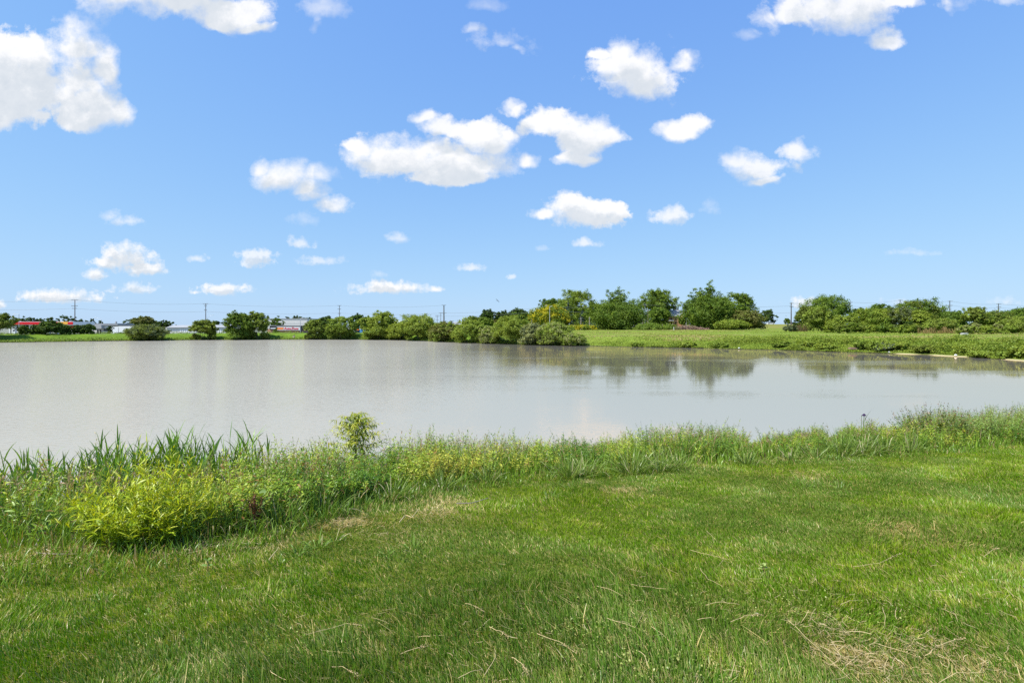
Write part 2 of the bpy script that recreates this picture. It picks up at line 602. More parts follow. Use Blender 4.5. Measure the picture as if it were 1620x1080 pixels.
# ------------------------------------------------------------------ pond
def build_water():
    m, N, out = base_mat('pond_water')
    geo = N.n('ShaderNodeNewGeometry')
    pos = geo.outputs['Position']
    mp = N.n('ShaderNodeMapping'); N.l(pos, mp.inputs[0])
    mp.inputs['Rotation'].default_value = (0, 0, R(25))
    mp.inputs['Scale'].default_value = (1.0, 2.6, 1)
    wave = N.noise(mp.outputs[0], 2.6, 3.0, 0.5)
    swell = N.noise(mp.outputs[0], 0.35, 2.0, 0.5)
    sp = N.n('ShaderNodeSeparateXYZ'); N.l(pos, sp.inputs[0])
    gm = N.n('ShaderNodeMapping'); N.l(pos, gm.inputs[0]); gm.inputs['Scale'].default_value = (0.3, 1.3, 1)
    gust = N.step(N.noise(gm.outputs[0], 0.07, 3.0, 0.55), 0.46, 0.64)
    wind = N.step(sp.outputs[0], 8.0, -22.0)          # the sheltered east side lies calmer
    amp = N.m('MULTIPLY_ADD', wind, 0.45, N.m('MULTIPLY_ADD', gust, 0.11, 0.016))
    h = N.m('ADD', N.m('MULTIPLY', wave, amp), N.m('MULTIPLY', swell, 0.04))
    bp = N.n('ShaderNodeBump'); bp.inputs['Strength'].default_value = 1.0; bp.inputs['Distance'].default_value = 0.06
    N.l(h, bp.inputs['Height'])
    d = N.n('ShaderNodeBsdfDiffuse')
    silt = N.noise(pos, 0.06, 3.0)
    N.l(N.mix(silt, (0.312, 0.298, 0.25, 1), (0.355, 0.34, 0.285, 1)), d.inputs[0])
    g = N.n('ShaderNodeBsdfGlossy'); g.inputs['Roughness'].default_value = 0.03; g.inputs[0].default_value = (1.13, .835, .615, 1)
    N.l(bp.outputs[0], g.inputs['Normal'])
    fr = N.n('ShaderNodeFresnel'); fr.inputs[0].default_value = 1.33
    N.l(bp.outputs[0], fr.inputs['Normal'])
    mx = N.n('ShaderNodeMixShader')
    N.l(N.m('MINIMUM', N.m('MULTIPLY', fr.outputs[0], N.m('MULTIPLY_ADD', wind, -0.85, 1.45)), 0.86), mx.inputs[0])
    N.l(d.outputs[0], mx.inputs[1]); N.l(g.outputs[0], mx.inputs[2])
    N.l(mx.outputs[0], out.inputs[0])
    v = np.array([(-260, -1.5, 0), (110, -1.5, 0), (110, 215, 0), (-260, 215, 0)], float)
    # the outline stays well inside the banks; the ground rises through it at the shores
    us = np.linspace(-2.9, 2.0, 120)
    far = [(uu * (far_y(uu) + 2.0), far_y(uu) + 2.0) for uu in us]
    far = [(float(a), float(b)) for a, b in far]
    xs = np.linspace(far[-1][0], far[0][0], 120)
    near = [(float(x), float(max(shore_y(x) - 0.8, .2))) for x in xs]
    pts = far + near
    bm = bmesh.new()
    f = bm.faces.new([bm.verts.new((x, y, 0)) for x, y in pts])
    if f.normal.z == 0: f.normal_update()
    bmesh.ops.triangulate(bm, faces=[f])
    bmesh.ops.recalc_face_normals(bm, faces=bm.faces)
    if sum(fc.normal.z for fc in bm.faces) < 0:
        bmesh.ops.reverse_faces(bm, faces=bm.faces)
    me = bpy.data.meshes.new('pond_water')
    bm.to_mesh(me); bm.free()
    me.materials.append(m)
    o = bpy.data.objects.new('pond_water', me)
    COL.objects.link(o)
    tag(o, kind='structure')


build_water()
#@@FAR
# ------------------------------------------------------------------ trees and shrubs of the far bank
PAL = {
    'dark': ((.038, .074, .014), (.095, .152, .028)),
    'deep': ((.060, .112, .014), (.155, .240, .030)),
    'mid': ((.090, .145, .016), (.205, .285, .034)),
    'olive': ((.100, .140, .020), (.215, .255, .045)),
    'willow': ((.145, .215, .026), (.300, .375, .058)),
    'lime': ((.150, .215, .022), (.310, .370, .050)),
    'pale': ((.200, .230, .075), (.400, .420, .160)),
    'yellow': ((.300, .280, .015), (.560, .490, .022)),
    'spruce': ((.035, .065, .052), (.090, .135, .115)),
    'brown': ((.110, .120, .030), (.210, .210, .055)),
    'grey': ((.095, .125, .055), (.185, .220, .105)),
}


def leaf_faces(C, out, size, r, up=0.45):
    """one bent diamond of four corners per leaf tuft, turned roughly outward"""
    n = len(C)
    nrm = unit(out * .55 + np.array((0, 0, up)) + r.normal(0, .62, (n, 3)))
    a = unit(np.cross(nrm, r.normal(0, 1, (n, 3))))
    b = np.cross(nrm, a)
    s = (size * r.uniform(.55, 1.25, n))[:, None]
    e = r.uniform(.45, .85, n)[:, None]
    v = np.stack([C - a * s, C - b * s * e + nrm * s * .15, C + a * s, C + b * s * e - nrm * s * .1], 1).reshape(-1, 3)
    f = np.arange(n * 4).reshape(n, 4)
    return v, f


def crown_clumps(shape, W, H, z0, r, n):
    """clump centres (x,y,z), outward directions and clump radii in a crown W wide and H high whose foot is at z0"""
    pts, outs, rad, limbs = [], [], [], []
    if shape in ('round', 'shrub', 'oak', 'flat'):
        nl = {'round': 11, 'shrub': 12, 'oak': 18, 'flat': 9}[shape]
        for i in range(nl):
            th = r.uniform(0, 2 * math.pi)
            q = math.sqrt(r.uniform(0, 1)) * .74
            if i < 3: th, q = (0, math.pi, r.uniform(0, 6))[i], (.66, .66, .1)[i]
            lx, ly = math.cos(th) * q * W / 2, math.sin(th) * q * W / 2 * .85
            rr = (W / 2) * r.uniform(.30, .52)
            if shape in ('round', 'oak'):
                zmin, zmax = z0 + rr * .55, z0 + H - rr * .8
                dome = math.sqrt(max(0, 1 - q * q))
                lz = zmin + (zmax - zmin) * (r.uniform(.35, 1) if i % 2 else r.uniform(0, .35)) * dome
                if i == 2: lz = zmax
            else:
                zmax = z0 + H - rr * .75
                lz = z0 + rr * .5 + max(0, zmax - z0 - rr * .5) * r.uniform(0, 1) * math.sqrt(max(0, 1 - q * q * 1.2))
                if i == 2: lz = zmax
                if i < 2: lz = z0 + rr * .55
            rz = min(rr * r.uniform(.7, .95), H * .45)
            limbs.append((lx, ly, lz))
            k = max(4, int(n / nl))
            d = unit(r.normal(0, 1, (k, 3)))
            d[:, 2] = np.where(d[:, 2] < -.35, -d[:, 2], d[:, 2])
            q3 = np.where(r.uniform(0, 1, (k, 1)) < .35, r.uniform(.1, .7, (k, 1)), r.uniform(.66, 1.08, (k, 1)))
            p = np.array((lx, ly, lz)) + d * q3 * np.array((rr, rr * .9, rz))
            pts.append(p); outs.append(d); rad.append(np.full(k, rr * .30))
        # a few sprays past the outline
        k = int(n * .30)
        th = r.uniform(0, 2 * math.pi, k); el = r.uniform(.05, 1.3, k)
        d = np.stack([np.cos(th) * np.cos(el), np.sin(th) * np.cos(el), np.sin(el)], -1)
        p = np.array((0, 0, z0 + H * .45)) + d * np.array((W * .52, W * .46, H * .56)) * r.uniform(.80, 1.10, (k, 1)) * (.75 + .5 * fbm(th * 2.2, el * 3, int(W * 10), 2))[:, None]
        pts.append(p); outs.append(d); rad.append(np.full(k, W * .045))
    elif shape in ('wind', 'poplar'):
        nl = 30 if shape == 'wind' else 26
        for i in range(nl):
            th = 2 * math.pi * i / nl + r.uniform(-.3, .3)
            fan = r.uniform(.45, 1.12) if i % 3 else r.uniform(0, .45)
            top = H * (1 - .50 * fan ** 1.3) * r.uniform(.86, 1.0)
            if i == 0: fan, top = .08, H
            ex, ey = math.cos(th) * fan * W / 2, math.sin(th) * fan * W / 2 * .8
            lean = -.10 * W if shape == 'wind' else 0
            t = np.linspace(.06, 1, max(10, int(n / nl)))
            bend = t ** .6
            p = np.stack([ex * bend + lean * (t - .45) * (1 if i % 2 else .4), ey * bend, z0 + top * t], -1)
            spread = (W * .15) * (1.10 - t)[:, None] + W * .016
            p = p + r.normal(0, 1, p.shape) * spread * np.array((1, 1, .6))
            p[:, 2] = np.maximum(p[:, 2], z0 + .3)
            d = unit(np.stack([ex * bend * .8, ey * bend * .8, np.full(len(t), .3 * H)], -1) * .25 + r.normal(0, .5, p.shape))
            pts.append(p); outs.append(d); rad.append(np.maximum(W * .10 * (1.1 - t), W * .024))
            limbs.append((ex * .9, ey * .9, z0 + top * .86))
        k = int(n * .9)
        d = unit(r.normal(0, 1, (k, 3)))
        q3 = r.uniform(.2, 1, (k, 1)) ** .5
        p = np.array((0, 0, z0 + H * .36)) + d * q3 * np.array((W * .44, W * .38, H * .36))
        p[:, 2] = np.maximum(p[:, 2], z0 + .2)
        pts.append(p); outs.append(d); rad.append(np.full(k, W * .055))
    elif shape == 'cone':
        for z in np.linspace(.04, .99, 22):
            w = (W / 2) * (1 - z) ** .85 + .12
            k = max(4, int(n / 26 * (1.25 - z)))
            th = r.uniform(0, 2 * math.pi, k)
            q = r.uniform(.35, 1.05, k)
            p = np.stack([np.cos(th) * q * w, np.sin(th) * q * w, z0 + H * z - .16 * w * q + r.normal(0, .1, k)], -1)
            d = np.stack([np.cos(th), np.sin(th), np.full(k, .2)], -1)
            pts.append(p); outs.append(d); rad.append(np.full(k, .16 * w + .12))
    return np.concatenate(pts), np.concatenate(outs), np.concatenate(rad), limbs


def plant(name, cat, label, x0, x1, yt, D, shape, pal, seed, group=None, clear=0.0, n=None, leaf=None, pal2=None, bark=None):
    """a tree or shrub that fills columns x0..x1 of the photograph up to row yt at distance D; clear = bare trunk as a share of the height"""
    r = np.random.default_rng(seed)
    xc = (x0 + x1) / 2
    X = (xc - 810) / F * D
    g = gz(X, D)
    W = (x1 - x0) / F * D * ({'poplar': 1.42, 'wind': 1.22, 'oak': 1.10, 'round': 1.10}.get(shape, 1.08) if 575 < x0 < 1240 else .98)
    H = EYE - (yt - HOR) / F * D - g
    z0 = H * clear
    leaf = leaf or max(.12, D * .00108)
    n = n or int(np.clip(70 * (W * (H - z0)) / (leaf * 10) ** 2 * .8, 60, 460))
    C, O, rad, limbs = crown_clumps(shape, W, H - z0, z0, r, n)
    m = 52
    idx = np.repeat(np.arange(len(C)), m)
    sq = .75 if shape != 'cone' else .35
    L = C[idx] + r.normal(0, 1, (len(idx), 3)) * (rad[idx] * .62)[:, None] * np.array((1, 1, sq))
    keep = L[:, 2] > .05
    idx, L = idx[keep], L[keep]
    out = unit(O[idx] + .35 * unit(L - C[idx]))
    v, f = leaf_faces(L, out, leaf * (.8 if shape == 'cone' else 1), r)
    lo, hi = [np.array(c) for c in PAL[pal]]
    kc = np.clip(r.beta(2.2, 2.2, len(C))[idx] * .75 + r.uniform(0, .35, len(idx)), 0, 1)[:, None]
    c = lo * (1 - kc) + hi * kc
    if pal2:
        l2, h2 = [np.array(q) for q in PAL[pal2]]
        pick = (r.uniform(0, 1, len(C)) < .38)[idx][:, None]
        c = np.where(pick, l2 * (1 - kc) + h2 * kc, c)
    root = empty(name, (X, D, g), r.uniform(-.25, .25))
    tag(root, label, cat, group)
    woody = shape in ('shrub', 'flat')
    np_mesh('foliage' if woody else 'crown', v, f, M_FAR, np.repeat(c, 4, 0), root)
    b = MB()
    tr = max(.05, min(.42, H * .022))
    if woody:
        for i, (lx, ly, lz) in enumerate(limbs[:6]):
            a = np.array((lx * .10 + r.normal(0, .1), ly * .10, -.3)); e = np.array((lx, ly, lz))
            mid = a * .5 + e * .5 + np.array((lx * .1, 0, -.1 * lz))
            b.tube([a, mid, e], [tr * .6, tr * .4, tr * .12], 5)
        b.build('stems', bark or M_BARK, root)
    else:
        topz = z0 + (H - z0) * (.62 if shape != 'cone' else .96)
        bend = r.normal(0, .02, 2) * H
        sp = [np.array((0, 0, -.4)), np.array((bend[0] * .3, bend[1] * .3, H * .2)), np.array((bend[0], bend[1], H * .42)), np.array((bend[0] * .6, bend[1], topz))]
        b.tube(sp, [tr * 1.25, tr * .9, tr * .7, tr * .2], 7)
        for i, (lx, ly, lz) in enumerate(limbs[:12]):
            st = sp[1] if (i % 2 or clear < .1) else sp[2]
            if shape in ('wind', 'poplar'): st = sp[1] * .6
            e = np.array((lx, ly, lz))
            mid = st * .45 + e * .55 + np.array((0, 0, -.05 * H))
            b.tube([st, mid, e], [tr * .5, tr * .32, tr * .08], 5)
        b.build('trunk', bark or M_BARK, root)
    return root


def shore_D(xc, off=3.0):
    return float(far_y((xc - 810) / F)) + off


T = plant
# left bank, along the water
T('shore_tree', 'tree', 'slender olive tree by the water at the fuel station end of the far bank', -22, 19, 498, shore_D(5, 4), 'round', 'olive', 1, clear=.28, pal2='mid')
_row = 'dark shrubs planted along the berm in front of the fuel station'
for _i, (a, b_, yt, lab) in enumerate([
        (29, 45, 517, 'small dark shrub under the red canopy, nearest to the slender olive tree'),
        (48, 63, 514, 'narrow dark shrub in front of the pale canopy column'),
        (64, 96, 509, 'largest and broadest dark shrub in front of the red canopy'),
        (97, 114, 515, 'low dark shrub under the yellow patch of the canopy'),
        (115, 133, 515, 'dark shrub at the foot of the utility pole by the fuel station'),
        (131, 149, 513, 'dark shrub beside the glass doors of the grey shop')]):
    T('berm_shrub', 'shrub', lab, a, b_, yt, shore_D((a + b_) / 2, 8.5), 'shrub', 'dark', 20 + _i, _row, pal2='deep')
T('young_tree', 'tree', 'tiny dark sapling in front of the white truck cab', 170, 178, 516, 196, 'round', 'dark', 27, clear=.3, n=40)
T('shore_shrub', 'shrub', 'wide open olive shrub on the waterline in front of the white trailer', 205, 262, 515, shore_D(233, .7), 'shrub', 'olive', 2, pal2='grey')
T('thin_tree', 'tree', 'brownish green tree rising behind the wide olive shrub and white trailer', 212, 243, 502, shore_D(228, 8), 'round', 'brown', 3, clear=.42, pal2='olive')
T('shore_shrub', 'shrub', 'yellowish olive shrub on the waterline beneath the second utility pole', 303, 341, 508, shore_D(322, .7), 'shrub', 'olive', 4, pal2='lime')
T('shore_tree', 'tree', 'dense dark green tree on the waterline, joined to a paler willow', 357, 396, 495, shore_D(376, .9), 'oak', 'deep', 5, clear=.04, pal2='mid')
T('willow_shrub', 'shrub', 'rounded pale willow against the dense dark tree, beside the parts store', 386, 425, 496, shore_D(406, .9), 'shrub', 'willow', 6, pal2='olive')
T('small_shrub', 'shrub', 'single small green shrub in front of the tan brick store wall', 433, 441, 519.5, 215, 'shrub', 'deep', 7, n=50)
T('willow_shrub', 'shrub', 'feathery pale willow on the waterline just past the parts store', 482, 512, 507, shore_D(497, .7), 'shrub', 'willow', 8, pal2='olive')
T('willow_shrub', 'shrub', 'loose willow on the waterline at the foot of the third utility pole', 517, 562, 503, shore_D(540, .8), 'shrub', 'willow', 9, pal2='mid')
T('background_tree', 'tree', 'dark round tree behind the two feathery willows', 500, 532, 502, 225, 'round', 'dark', 10, clear=.1)
T('background_tree', 'tree', 'dark tree between the third utility pole and the blue shed', 553, 579, 499, 235, 'round', 'dark', 11, clear=.05, pal2='deep')
T('background_tree', 'tree', 'yellow green tree leaning over the blue shed', 568, 594, 502, 225, 'round', 'willow', 12, clear=.3)
T('willow_tree', 'tree', 'tall pale willow with a ragged top behind the blue shed', 584, 626, 495, shore_D(605, 2.5), 'oak', 'lime', 13, clear=.05, pal2='willow')
T('willow_shrub', 'shrub', 'low bright willow at the waterline in front of the ragged tall willow', 578, 616, 514, shore_D(597, .7), 'shrub', 'willow', 14, pal2='lime')
T('willow_shrub', 'shrub', 'round bright green willow between the two tallest pale willows', 614, 652, 511, shore_D(633, .7), 'shrub', 'lime', 15)
T('willow_tree', 'tree', 'big broad willow with a brown tangle at its foot', 634, 690, 500, shore_D(662, 1.2), 'oak', 'lime', 16, clear=.03, pal2='willow')
T('willow_shrub', 'shrub', 'brown tinged willow below the cluster of three utility poles', 682, 727, 511, shore_D(704, .8), 'shrub', 'brown', 17, pal2='willow')
T('willow_shrub', 'shrub', 'rounded willow to the east of the brown tinged one, below open sky', 722, 766, 507, shore_D(744, .8), 'shrub', 'willow', 18, pal2='lime')
T('willow_shrub', 'shrub', 'low pale willow in the dip of the hedge beside parked white cars', 760, 792, 517, shore_D(776, .7), 'shrub', 'pale', 19, pal2='willow')
T('willow_tree', 'tree', 'yellow green willow in front of the row of dark round trees', 783, 834, 502, shore_D(808, 1.2), 'oak', 'lime', 30, clear=.03, pal2='willow')
T('flowering_shrub', 'shrub', 'silvery shrub with whitish sprays at the water', 826, 862, 513, shore_D(843, .7), 'shrub', 'pale', 31, pal2='grey')
T('willow_shrub', 'shrub', 'yellow willow next to the silvery shrub, below the lamp pole', 852, 902, 512, shore_D(877, .8), 'shrub', 'willow', 32, pal2='pale')
T('willow_shrub', 'shrub', 'last low willow where the shrub hedge meets the open meadow', 890, 924, 529, shore_D(907, .7), 'shrub', 'willow', 33, pal2='pale')
_gap = 'darker trees filling the gaps behind the meadow edge trees'
for _i, (a, b_, yt) in enumerate([(930, 950, 496), (1136, 1156, 474), (905, 926, 488), (1180, 1196, 497), (744, 758, 508), (826, 846, 497), (1010, 1026, 499)]):
    T('gap_tree', 'tree', 'dark tree half seen between the larger trees at the back of the meadow', a, b_, yt, 284 + 2 * _i, 'round', 'dark' if _i % 2 else 'deep', 160 + _i, _gap, clear=.02)
# distant tree line on the left
for _i, (a, b_, yt) in enumerate([(18, 40, 503), (34, 56, 501.5), (52, 74, 504), (70, 92, 503), (90, 112, 500.5), (104, 124, 503), (120, 138, 506), (141, 150, 505), (154, 166, 508)]):
    T('distant_tree', 'tree', 'dark distant tree on the skyline behind the fuel station canopy', a, b_, yt, 420 + 5 * _i, 'round', 'dark', 60 + _i, 'distant trees behind the fuel station', clear=.05, n=60)
for _i, (a, b_, yt) in enumerate([(196, 222, 504), (214, 232, 506), (240, 262, 506), (255, 277, 508)]):
    T('distant_tree', 'tree', 'dark distant tree on the skyline behind the storage building and trailer', a, b_, yt, 400 + 6 * _i, 'round', 'dark', 75 + _i, 'distant trees behind the storage building', clear=.05, n=60)
T('background_tree', 'tree', 'dark domed tree over the roof of the long storage building', 332, 353, 508.5, 400, 'round', 'dark', 80, clear=.05, n=70)
T('warehouse_tree', 'tree', 'dark spreading tree standing against the pale warehouse wall', 427, 450, 503.5, 372, 'round', 'deep', 81, clear=.1, n=90)
for _i, (a, b_, yt) in enumerate([(419, 428, 500), (449, 461, 501.5), (460, 479, 500), (474, 495, 503)]):
    T('distant_tree', 'tree', 'dark tree top showing over the pale warehouse roof', a, b_, yt, 480 + 4 * _i, 'round', 'dark', 83 + _i, 'tree tops over the warehouse roof', clear=.05, n=60)
# middle distance
T('round_tree', 'tree', 'low dark tree at the start of the rounded tree row, nearest the three poles', 738, 765, 502, 262, 'round', 'deep', 40, clear=.05, pal2='olive')
T('round_tree', 'tree', 'tallest tree of the dark rounded row behind the willows', 760, 785, 492, 285, 'round', 'dark', 41, clear=.05)
T('round_tree', 'tree', 'bright green small tree under the tallest dark rounded tree', 757, 779, 504, 240, 'round', 'mid', 42, clear=.05)
T('round_tree', 'tree', 'brownish bush between the two dark rounded trees', 777, 792, 506.5, 245, 'round', 'brown', 43, clear=.05)
T('round_tree', 'tree', 'flat topped dark tree in the rounded row behind the willows', 783, 806, 494, 290, 'round', 'dark', 44, clear=.05)
T('round_tree', 'tree', 'dark tree of the rounded row, next to the yellow flowering tree', 803, 836, 490, 290, 'oak', 'dark', 45, clear=.05, pal2='deep')
T('round_tree', 'tree', 'low dark tree peeping over the silvery shrub', 830, 852, 500, 275, 'round', 'deep', 46, clear=.05)
T('yellow_tree', 'tree', 'tree covered with golden yellow blossom beside the blue spruce', 842, 900, 485, 225, 'oak', 'mid', 47, clear=.04, pal2='yellow')
T('round_tree', 'tree', 'dark leafy tree standing behind the golden tree', 854, 889, 474, 290, 'oak', 'deep', 48, clear=.1)
T('broad_tree', 'tree', 'tall bright green tree towering behind the blue spruce', 885, 940, 461, 265, 'oak', 'mid', 49, clear=.04, pal2='lime', n=600)
T('spruce', 'tree', 'tall blue grey spruce with drooping boughs beside the golden tree', 886, 912, 476, 228, 'cone', 'spruce', 50, n=260)
T('spruce', 'tree', 'shorter blue grey spruce behind the wooden posts', 912, 930, 491, 236, 'cone', 'spruce', 51, n=160)
T('broad_tree', 'tree', 'thin topped tree in the gap before the big poplar', 930, 957, 483, 262, 'round', 'mid', 52, clear=.25)
T('poplar', 'tree', 'big dense poplar with a jagged top, alone in front of the meadow edge', 942, 1010, 457, 232, 'poplar', 'deep', 53, pal2='mid', n=760, bark=M_GREYBARK)
T('broad_tree', 'tree', 'wide domed tree between the white house and the brick house', 1014, 1066, 461, 268, 'oak', 'mid', 54, clear=.16, pal2='deep', n=640)
T('broad_tree', 'tree', 'low dark tree beneath the wide domed tree, beside the brick house', 1026, 1056, 488, 250, 'round', 'deep', 55, clear=.02, pal2='mid')
T('dead_shrub', 'shrub', 'bare greyish bush at the roof of the brick house', 1056, 1072, 482, 274, 'round', 'grey', 56, clear=.4, n=60)
T('small_shrub', 'shrub', 'round green bush at the corner of the brick house', 1074, 1088, 501, 238, 'shrub', 'mid', 57)
T('poplar', 'tree', 'tallest tree of the meadow edge, a windswept poplar with bent tips', 1084, 1158, 445, 235, 'wind', 'deep', 58, pal2='mid', n=950, bark=M_GREYBARK)
T('broad_tree', 'tree', 'leafy tree behind the windswept poplar with a drooping outer side', 1144, 1190, 466, 262, 'oak', 'mid', 59, clear=.08, pal2='deep', n=400)
T('thicket_shrub', 'shrub', 'dull reddish green bush at the end of the windswept poplar group', 1160, 1205, 493, 226, 'shrub', 'brown', 90, pal2='olive')
T('thicket_shrub', 'shrub', 'yellow green bush low against the dull reddish green one', 1138, 1180, 507, 218, 'shrub', 'lime', 91, pal2='mid')
T('hill_tree', 'tree', 'lone dark tree on the mown hill crest above a white car', 1200, 1226, 490.5, 330, 'round', 'dark', 92, clear=.05, n=90)
T('hill_shrub', 'shrub', 'small round bush on the hill crest beside the utility pole', 1240, 1251, 504, 335, 'shrub', 'deep', 93, n=50)
T('broad_tree', 'tree', 'large dark domed tree between two utility poles past the hill', 1268, 1340, 471, 215, 'oak', 'deep', 94, clear=.02, n=600, pal2='mid')
T('broad_tree', 'tree', 'olive green tree on the pole side of the large domed tree', 1260, 1290, 486, 210, 'round', 'olive', 95, clear=.1)
T('thicket_willow', 'shrub', 'tall pale green willow in front of the large domed tree', 1272, 1316, 488, 172, 'shrub', 'willow', 96, pal2='olive')
T('hill_shrub', 'shrub', 'dark low bush at the foot of the pole on the hill', 1255, 1272, 503, 230, 'shrub', 'dark', 97, n=70)
T('thicket_willow', 'shrub', 'pale low willow beyond the large domed tree', 1308, 1352, 501, 168, 'shrub', 'willow', 98, pal2='lime')
T('lime_shrub', 'shrub', 'tiny vivid yellow green bush at the front of the thicket', 1304, 1318, 511, 150, 'shrub', 'lime', 99, n=60)
T('broad_tree', 'tree', 'dark tree behind the thicket next to the second hill pole', 1346, 1374, 490, 220, 'round', 'dark', 100, clear=.05)
T('broad_tree', 'tree', 'dark topped tree above the bright shrubs of the thicket', 1370, 1412, 483, 205, 'round', 'deep', 101, clear=.05)
T('thicket_willow', 'shrub', 'broad bright green willow at the middle of the thicket', 1352, 1410, 490, 165, 'shrub', 'lime', 102, pal2='mid')
T('thicket_willow', 'shrub', 'grey green willow beside the broad bright one', 1400, 1446, 489, 162, 'shrub', 'grey', 103, pal2='olive')
T('broad_tree', 'tree', 'spreading dark tree with a feathered edge in front of the skyline poles', 1418, 1488, 475, 195, 'oak', 'deep', 104, clear=.02, n=480, pal2='olive')
T('thicket_willow', 'shrub', 'bright tall willow under the spreading dark tree', 1438, 1472, 493, 158, 'shrub', 'lime', 105)
T('dark_shrub', 'shrub', 'dark blot of a bush low in the thicket under the grey green willow', 1428, 1446, 508, 148, 'shrub', 'dark', 106, n=70)
T('thicket_willow', 'shrub', 'low olive willow in front of the tan reeds', 1462, 1508, 505, 152, 'shrub', 'willow', 107, pal2='olive')
T('round_tree', 'tree', 'low dark tree below the two wired skyline poles', 1482, 1528, 494, 210, 'round', 'deep', 108, clear=.05)
T('thicket_willow', 'shrub', 'windswept olive willow leaning above the pale brush', 1524, 1562, 488, 158, 'shrub', 'olive', 109, pal2='willow')
T('round_tree', 'tree', 'dark olive tree between the windswept willow and the last pole', 1552, 1602, 494, 165, 'oak', 'olive', 110, clear=.05, pal2='deep')
T('round_tree', 'tree', 'dark tree on the skyline past the last pole', 1588, 1650, 489, 185, 'oak', 'deep', 111, clear=.05)
T('thicket_willow', 'shrub', 'pale willow under the dark skyline tree past the last pole', 1590, 1640, 502, 150, 'shrub', 'willow', 112, pal2='olive')
_pb = 'low brush along the meadow edge in front of the thicket'
for _i, (a, b_, yt, D_, pal, p2) in enumerate([(1322, 1346, 514, 146, 'olive', 'mid'), (1340, 1372, 511.5, 148, 'mid', 'olive'), (1368, 1396, 514.5, 146, 'lime', 'mid'), (1390, 1414, 512, 143, 'mid', 'deep'), (1410, 1440, 515, 141, 'mid', 'lime'), (1432, 1456, 513, 142, 'olive', 'mid'), (1514, 1536, 515, 132, 'willow', 'pale'), (1530, 1552, 512.5, 134, 'pale', 'willow'), (1548, 1574, 516, 131, 'willow', 'lime'), (1570, 1590, 513, 133, 'pale', 'olive'), (1584, 1608, 515, 130, 'willow', 'mid'), (1602, 1630, 511, 133, 'olive', 'willow')]):
    T('meadow_brush', 'shrub', 'low leafy brush at the far edge of the meadow, in front of the thicket', a, b_, yt, D_, 'shrub', pal, 280 + _i, _pb, pal2=p2, n=90)
T('low_shrub', 'shrub', 'sprawling grey green bush at the foot of the hill pole slope', 1240, 1262, 514.5, 170, 'shrub', 'grey', 117, n=60)
T('hedge', 'hedge', 'low green hedge at the meadow edge in front of the wide domed tree', 1008, 1064, 517.5, 218, 'flat', 'mid', 118, pal2='deep')
T('hedge', 'hedge', 'low hedge behind the two wooden posts by the spruces', 900, 944, 518.5, 216, 'flat', 'mid', 119, pal2='yellow')


_bb = 'low bushes on the far shore under the meadow'
for _i, (a, b_, h_, off, pal) in enumerate([(1000, 1018, .8, 1.2, 'mid'), (1075, 1098, 1.2, 1.4, 'lime'), (1128, 1150, 1.1, 1.5, 'mid'), (1222, 1250, 1.5, 2.5, 'mid'), (1262, 1290, 1.3, 3.4, 'deep'), (1290, 1322, 1.3, 2.0, 'lime'), (1350, 1392, 1.7, 3, 'mid'), (1386, 1420, 1.5, 2.2, 'grey'), (1404, 1440, 1.4, 3.4, 'deep'), (1448, 1490, 1.3, 2.4, 'olive'), (1512, 1548, 1.5, 2.6, 'lime'), (1536, 1572, .9, 1.0, 'willow'), (1556, 1604, 1.3, 5, 'mid'), (1582, 1612, .8, 2.4, 'mid'), (1604, 1650, 1.6, 3.0, 'lime')]):
    D_ = shore_D((a + b_) / 2, off)
    X_ = ((a + b_) / 2 - 810) / F * D_
    yt_ = HOR + (EYE - gz(X_, D_) - h_ * .8) * F / D_
    T('shore_bush', 'bush', 'low leafy bush on the rough far shore between water and meadow', a, b_, yt_, D_, 'shrub', 'lime' if pal == 'deep' else pal, 240 + _i, _bb, pal2='willow', n=90)
# ------------------------------------------------------------------ rough growth on the far banks (stuff)
def scatter_leaves(name, label, cat, n, sampler, size, pal, seed, mat=None):
    r = np.random.default_rng(seed)
    C, out, cols = sampler(r, n)
    v, f = leaf_faces(C, out, size, r, .5)
    o = np_mesh(name, v, f, mat or M_FAR, np.repeat(cols, 4, 0))
    tag(o, label, cat, kind='stuff')
    return o


def pal_mix(r, n, names, clump=None):
    lo = np.array([PAL[q][0] for q in names]); hi = np.array([PAL[q][1] for q in names])
    i = r.integers(0, len(names), n) if clump is None else (np.clip(clump * len(names), 0, len(names) - 1)).astype(int)
    k = r.uniform(0, 1, n)[:, None]
    return lo[i] * (1 - k) + hi[i] * k


def scrub(r, n):
    px = r.uniform(915, 1720, n * 3)
    u = (px - 810) / F
    s = r.uniform(.2, 15, n * 3)
    Y = far_y(u) + s
    X = u * Y
    dens = sstep(915, 985, px) * (1 - sstep(3.5 + 4 * sstep(1000, 1350, px), 6 + 6.5 * sstep(1000, 1350, px), s))
    cl = fbm(X * .22, Y * .30, 91, 4)
    gap = ((px > 1412) & (px < 1530) & (s < 1.4)) | ((px > 1590) & (s < 1.6))
    keep = (r.uniform(0, 1, n * 3) < dens * (.35 + .65 * sstep(.40, .55, cl))) & ~gap
    X, Y, px, s, cl = [a[keep][:n] for a in (X, Y, px, s, cl)]
    h = (.22 + 1.0 * sstep(.48, .74, cl)) * (.5 + .5 * sstep(950, 1350, px)) * (.45 + .55 * (1 - sstep(8, 22, s)))
    z = ground_z(X, Y) + h * r.uniform(0, 1, len(X)) ** .7
    out = unit(np.stack([r.normal(0, .5, len(X)), -np.ones(len(X)) * .5, np.ones(len(X)) * .6], -1))
    return np.stack([X, Y, z], -1), out, pal_mix(r, len(X), ['mid', 'lime', 'mid', 'lime', 'olive', 'lime', 'willow', 'mid'], np.clip(fbm(X * .25, Y * .35, 95, 3) * 2.2 - .6 + r.normal(0, .09, len(X)), 0, .999))


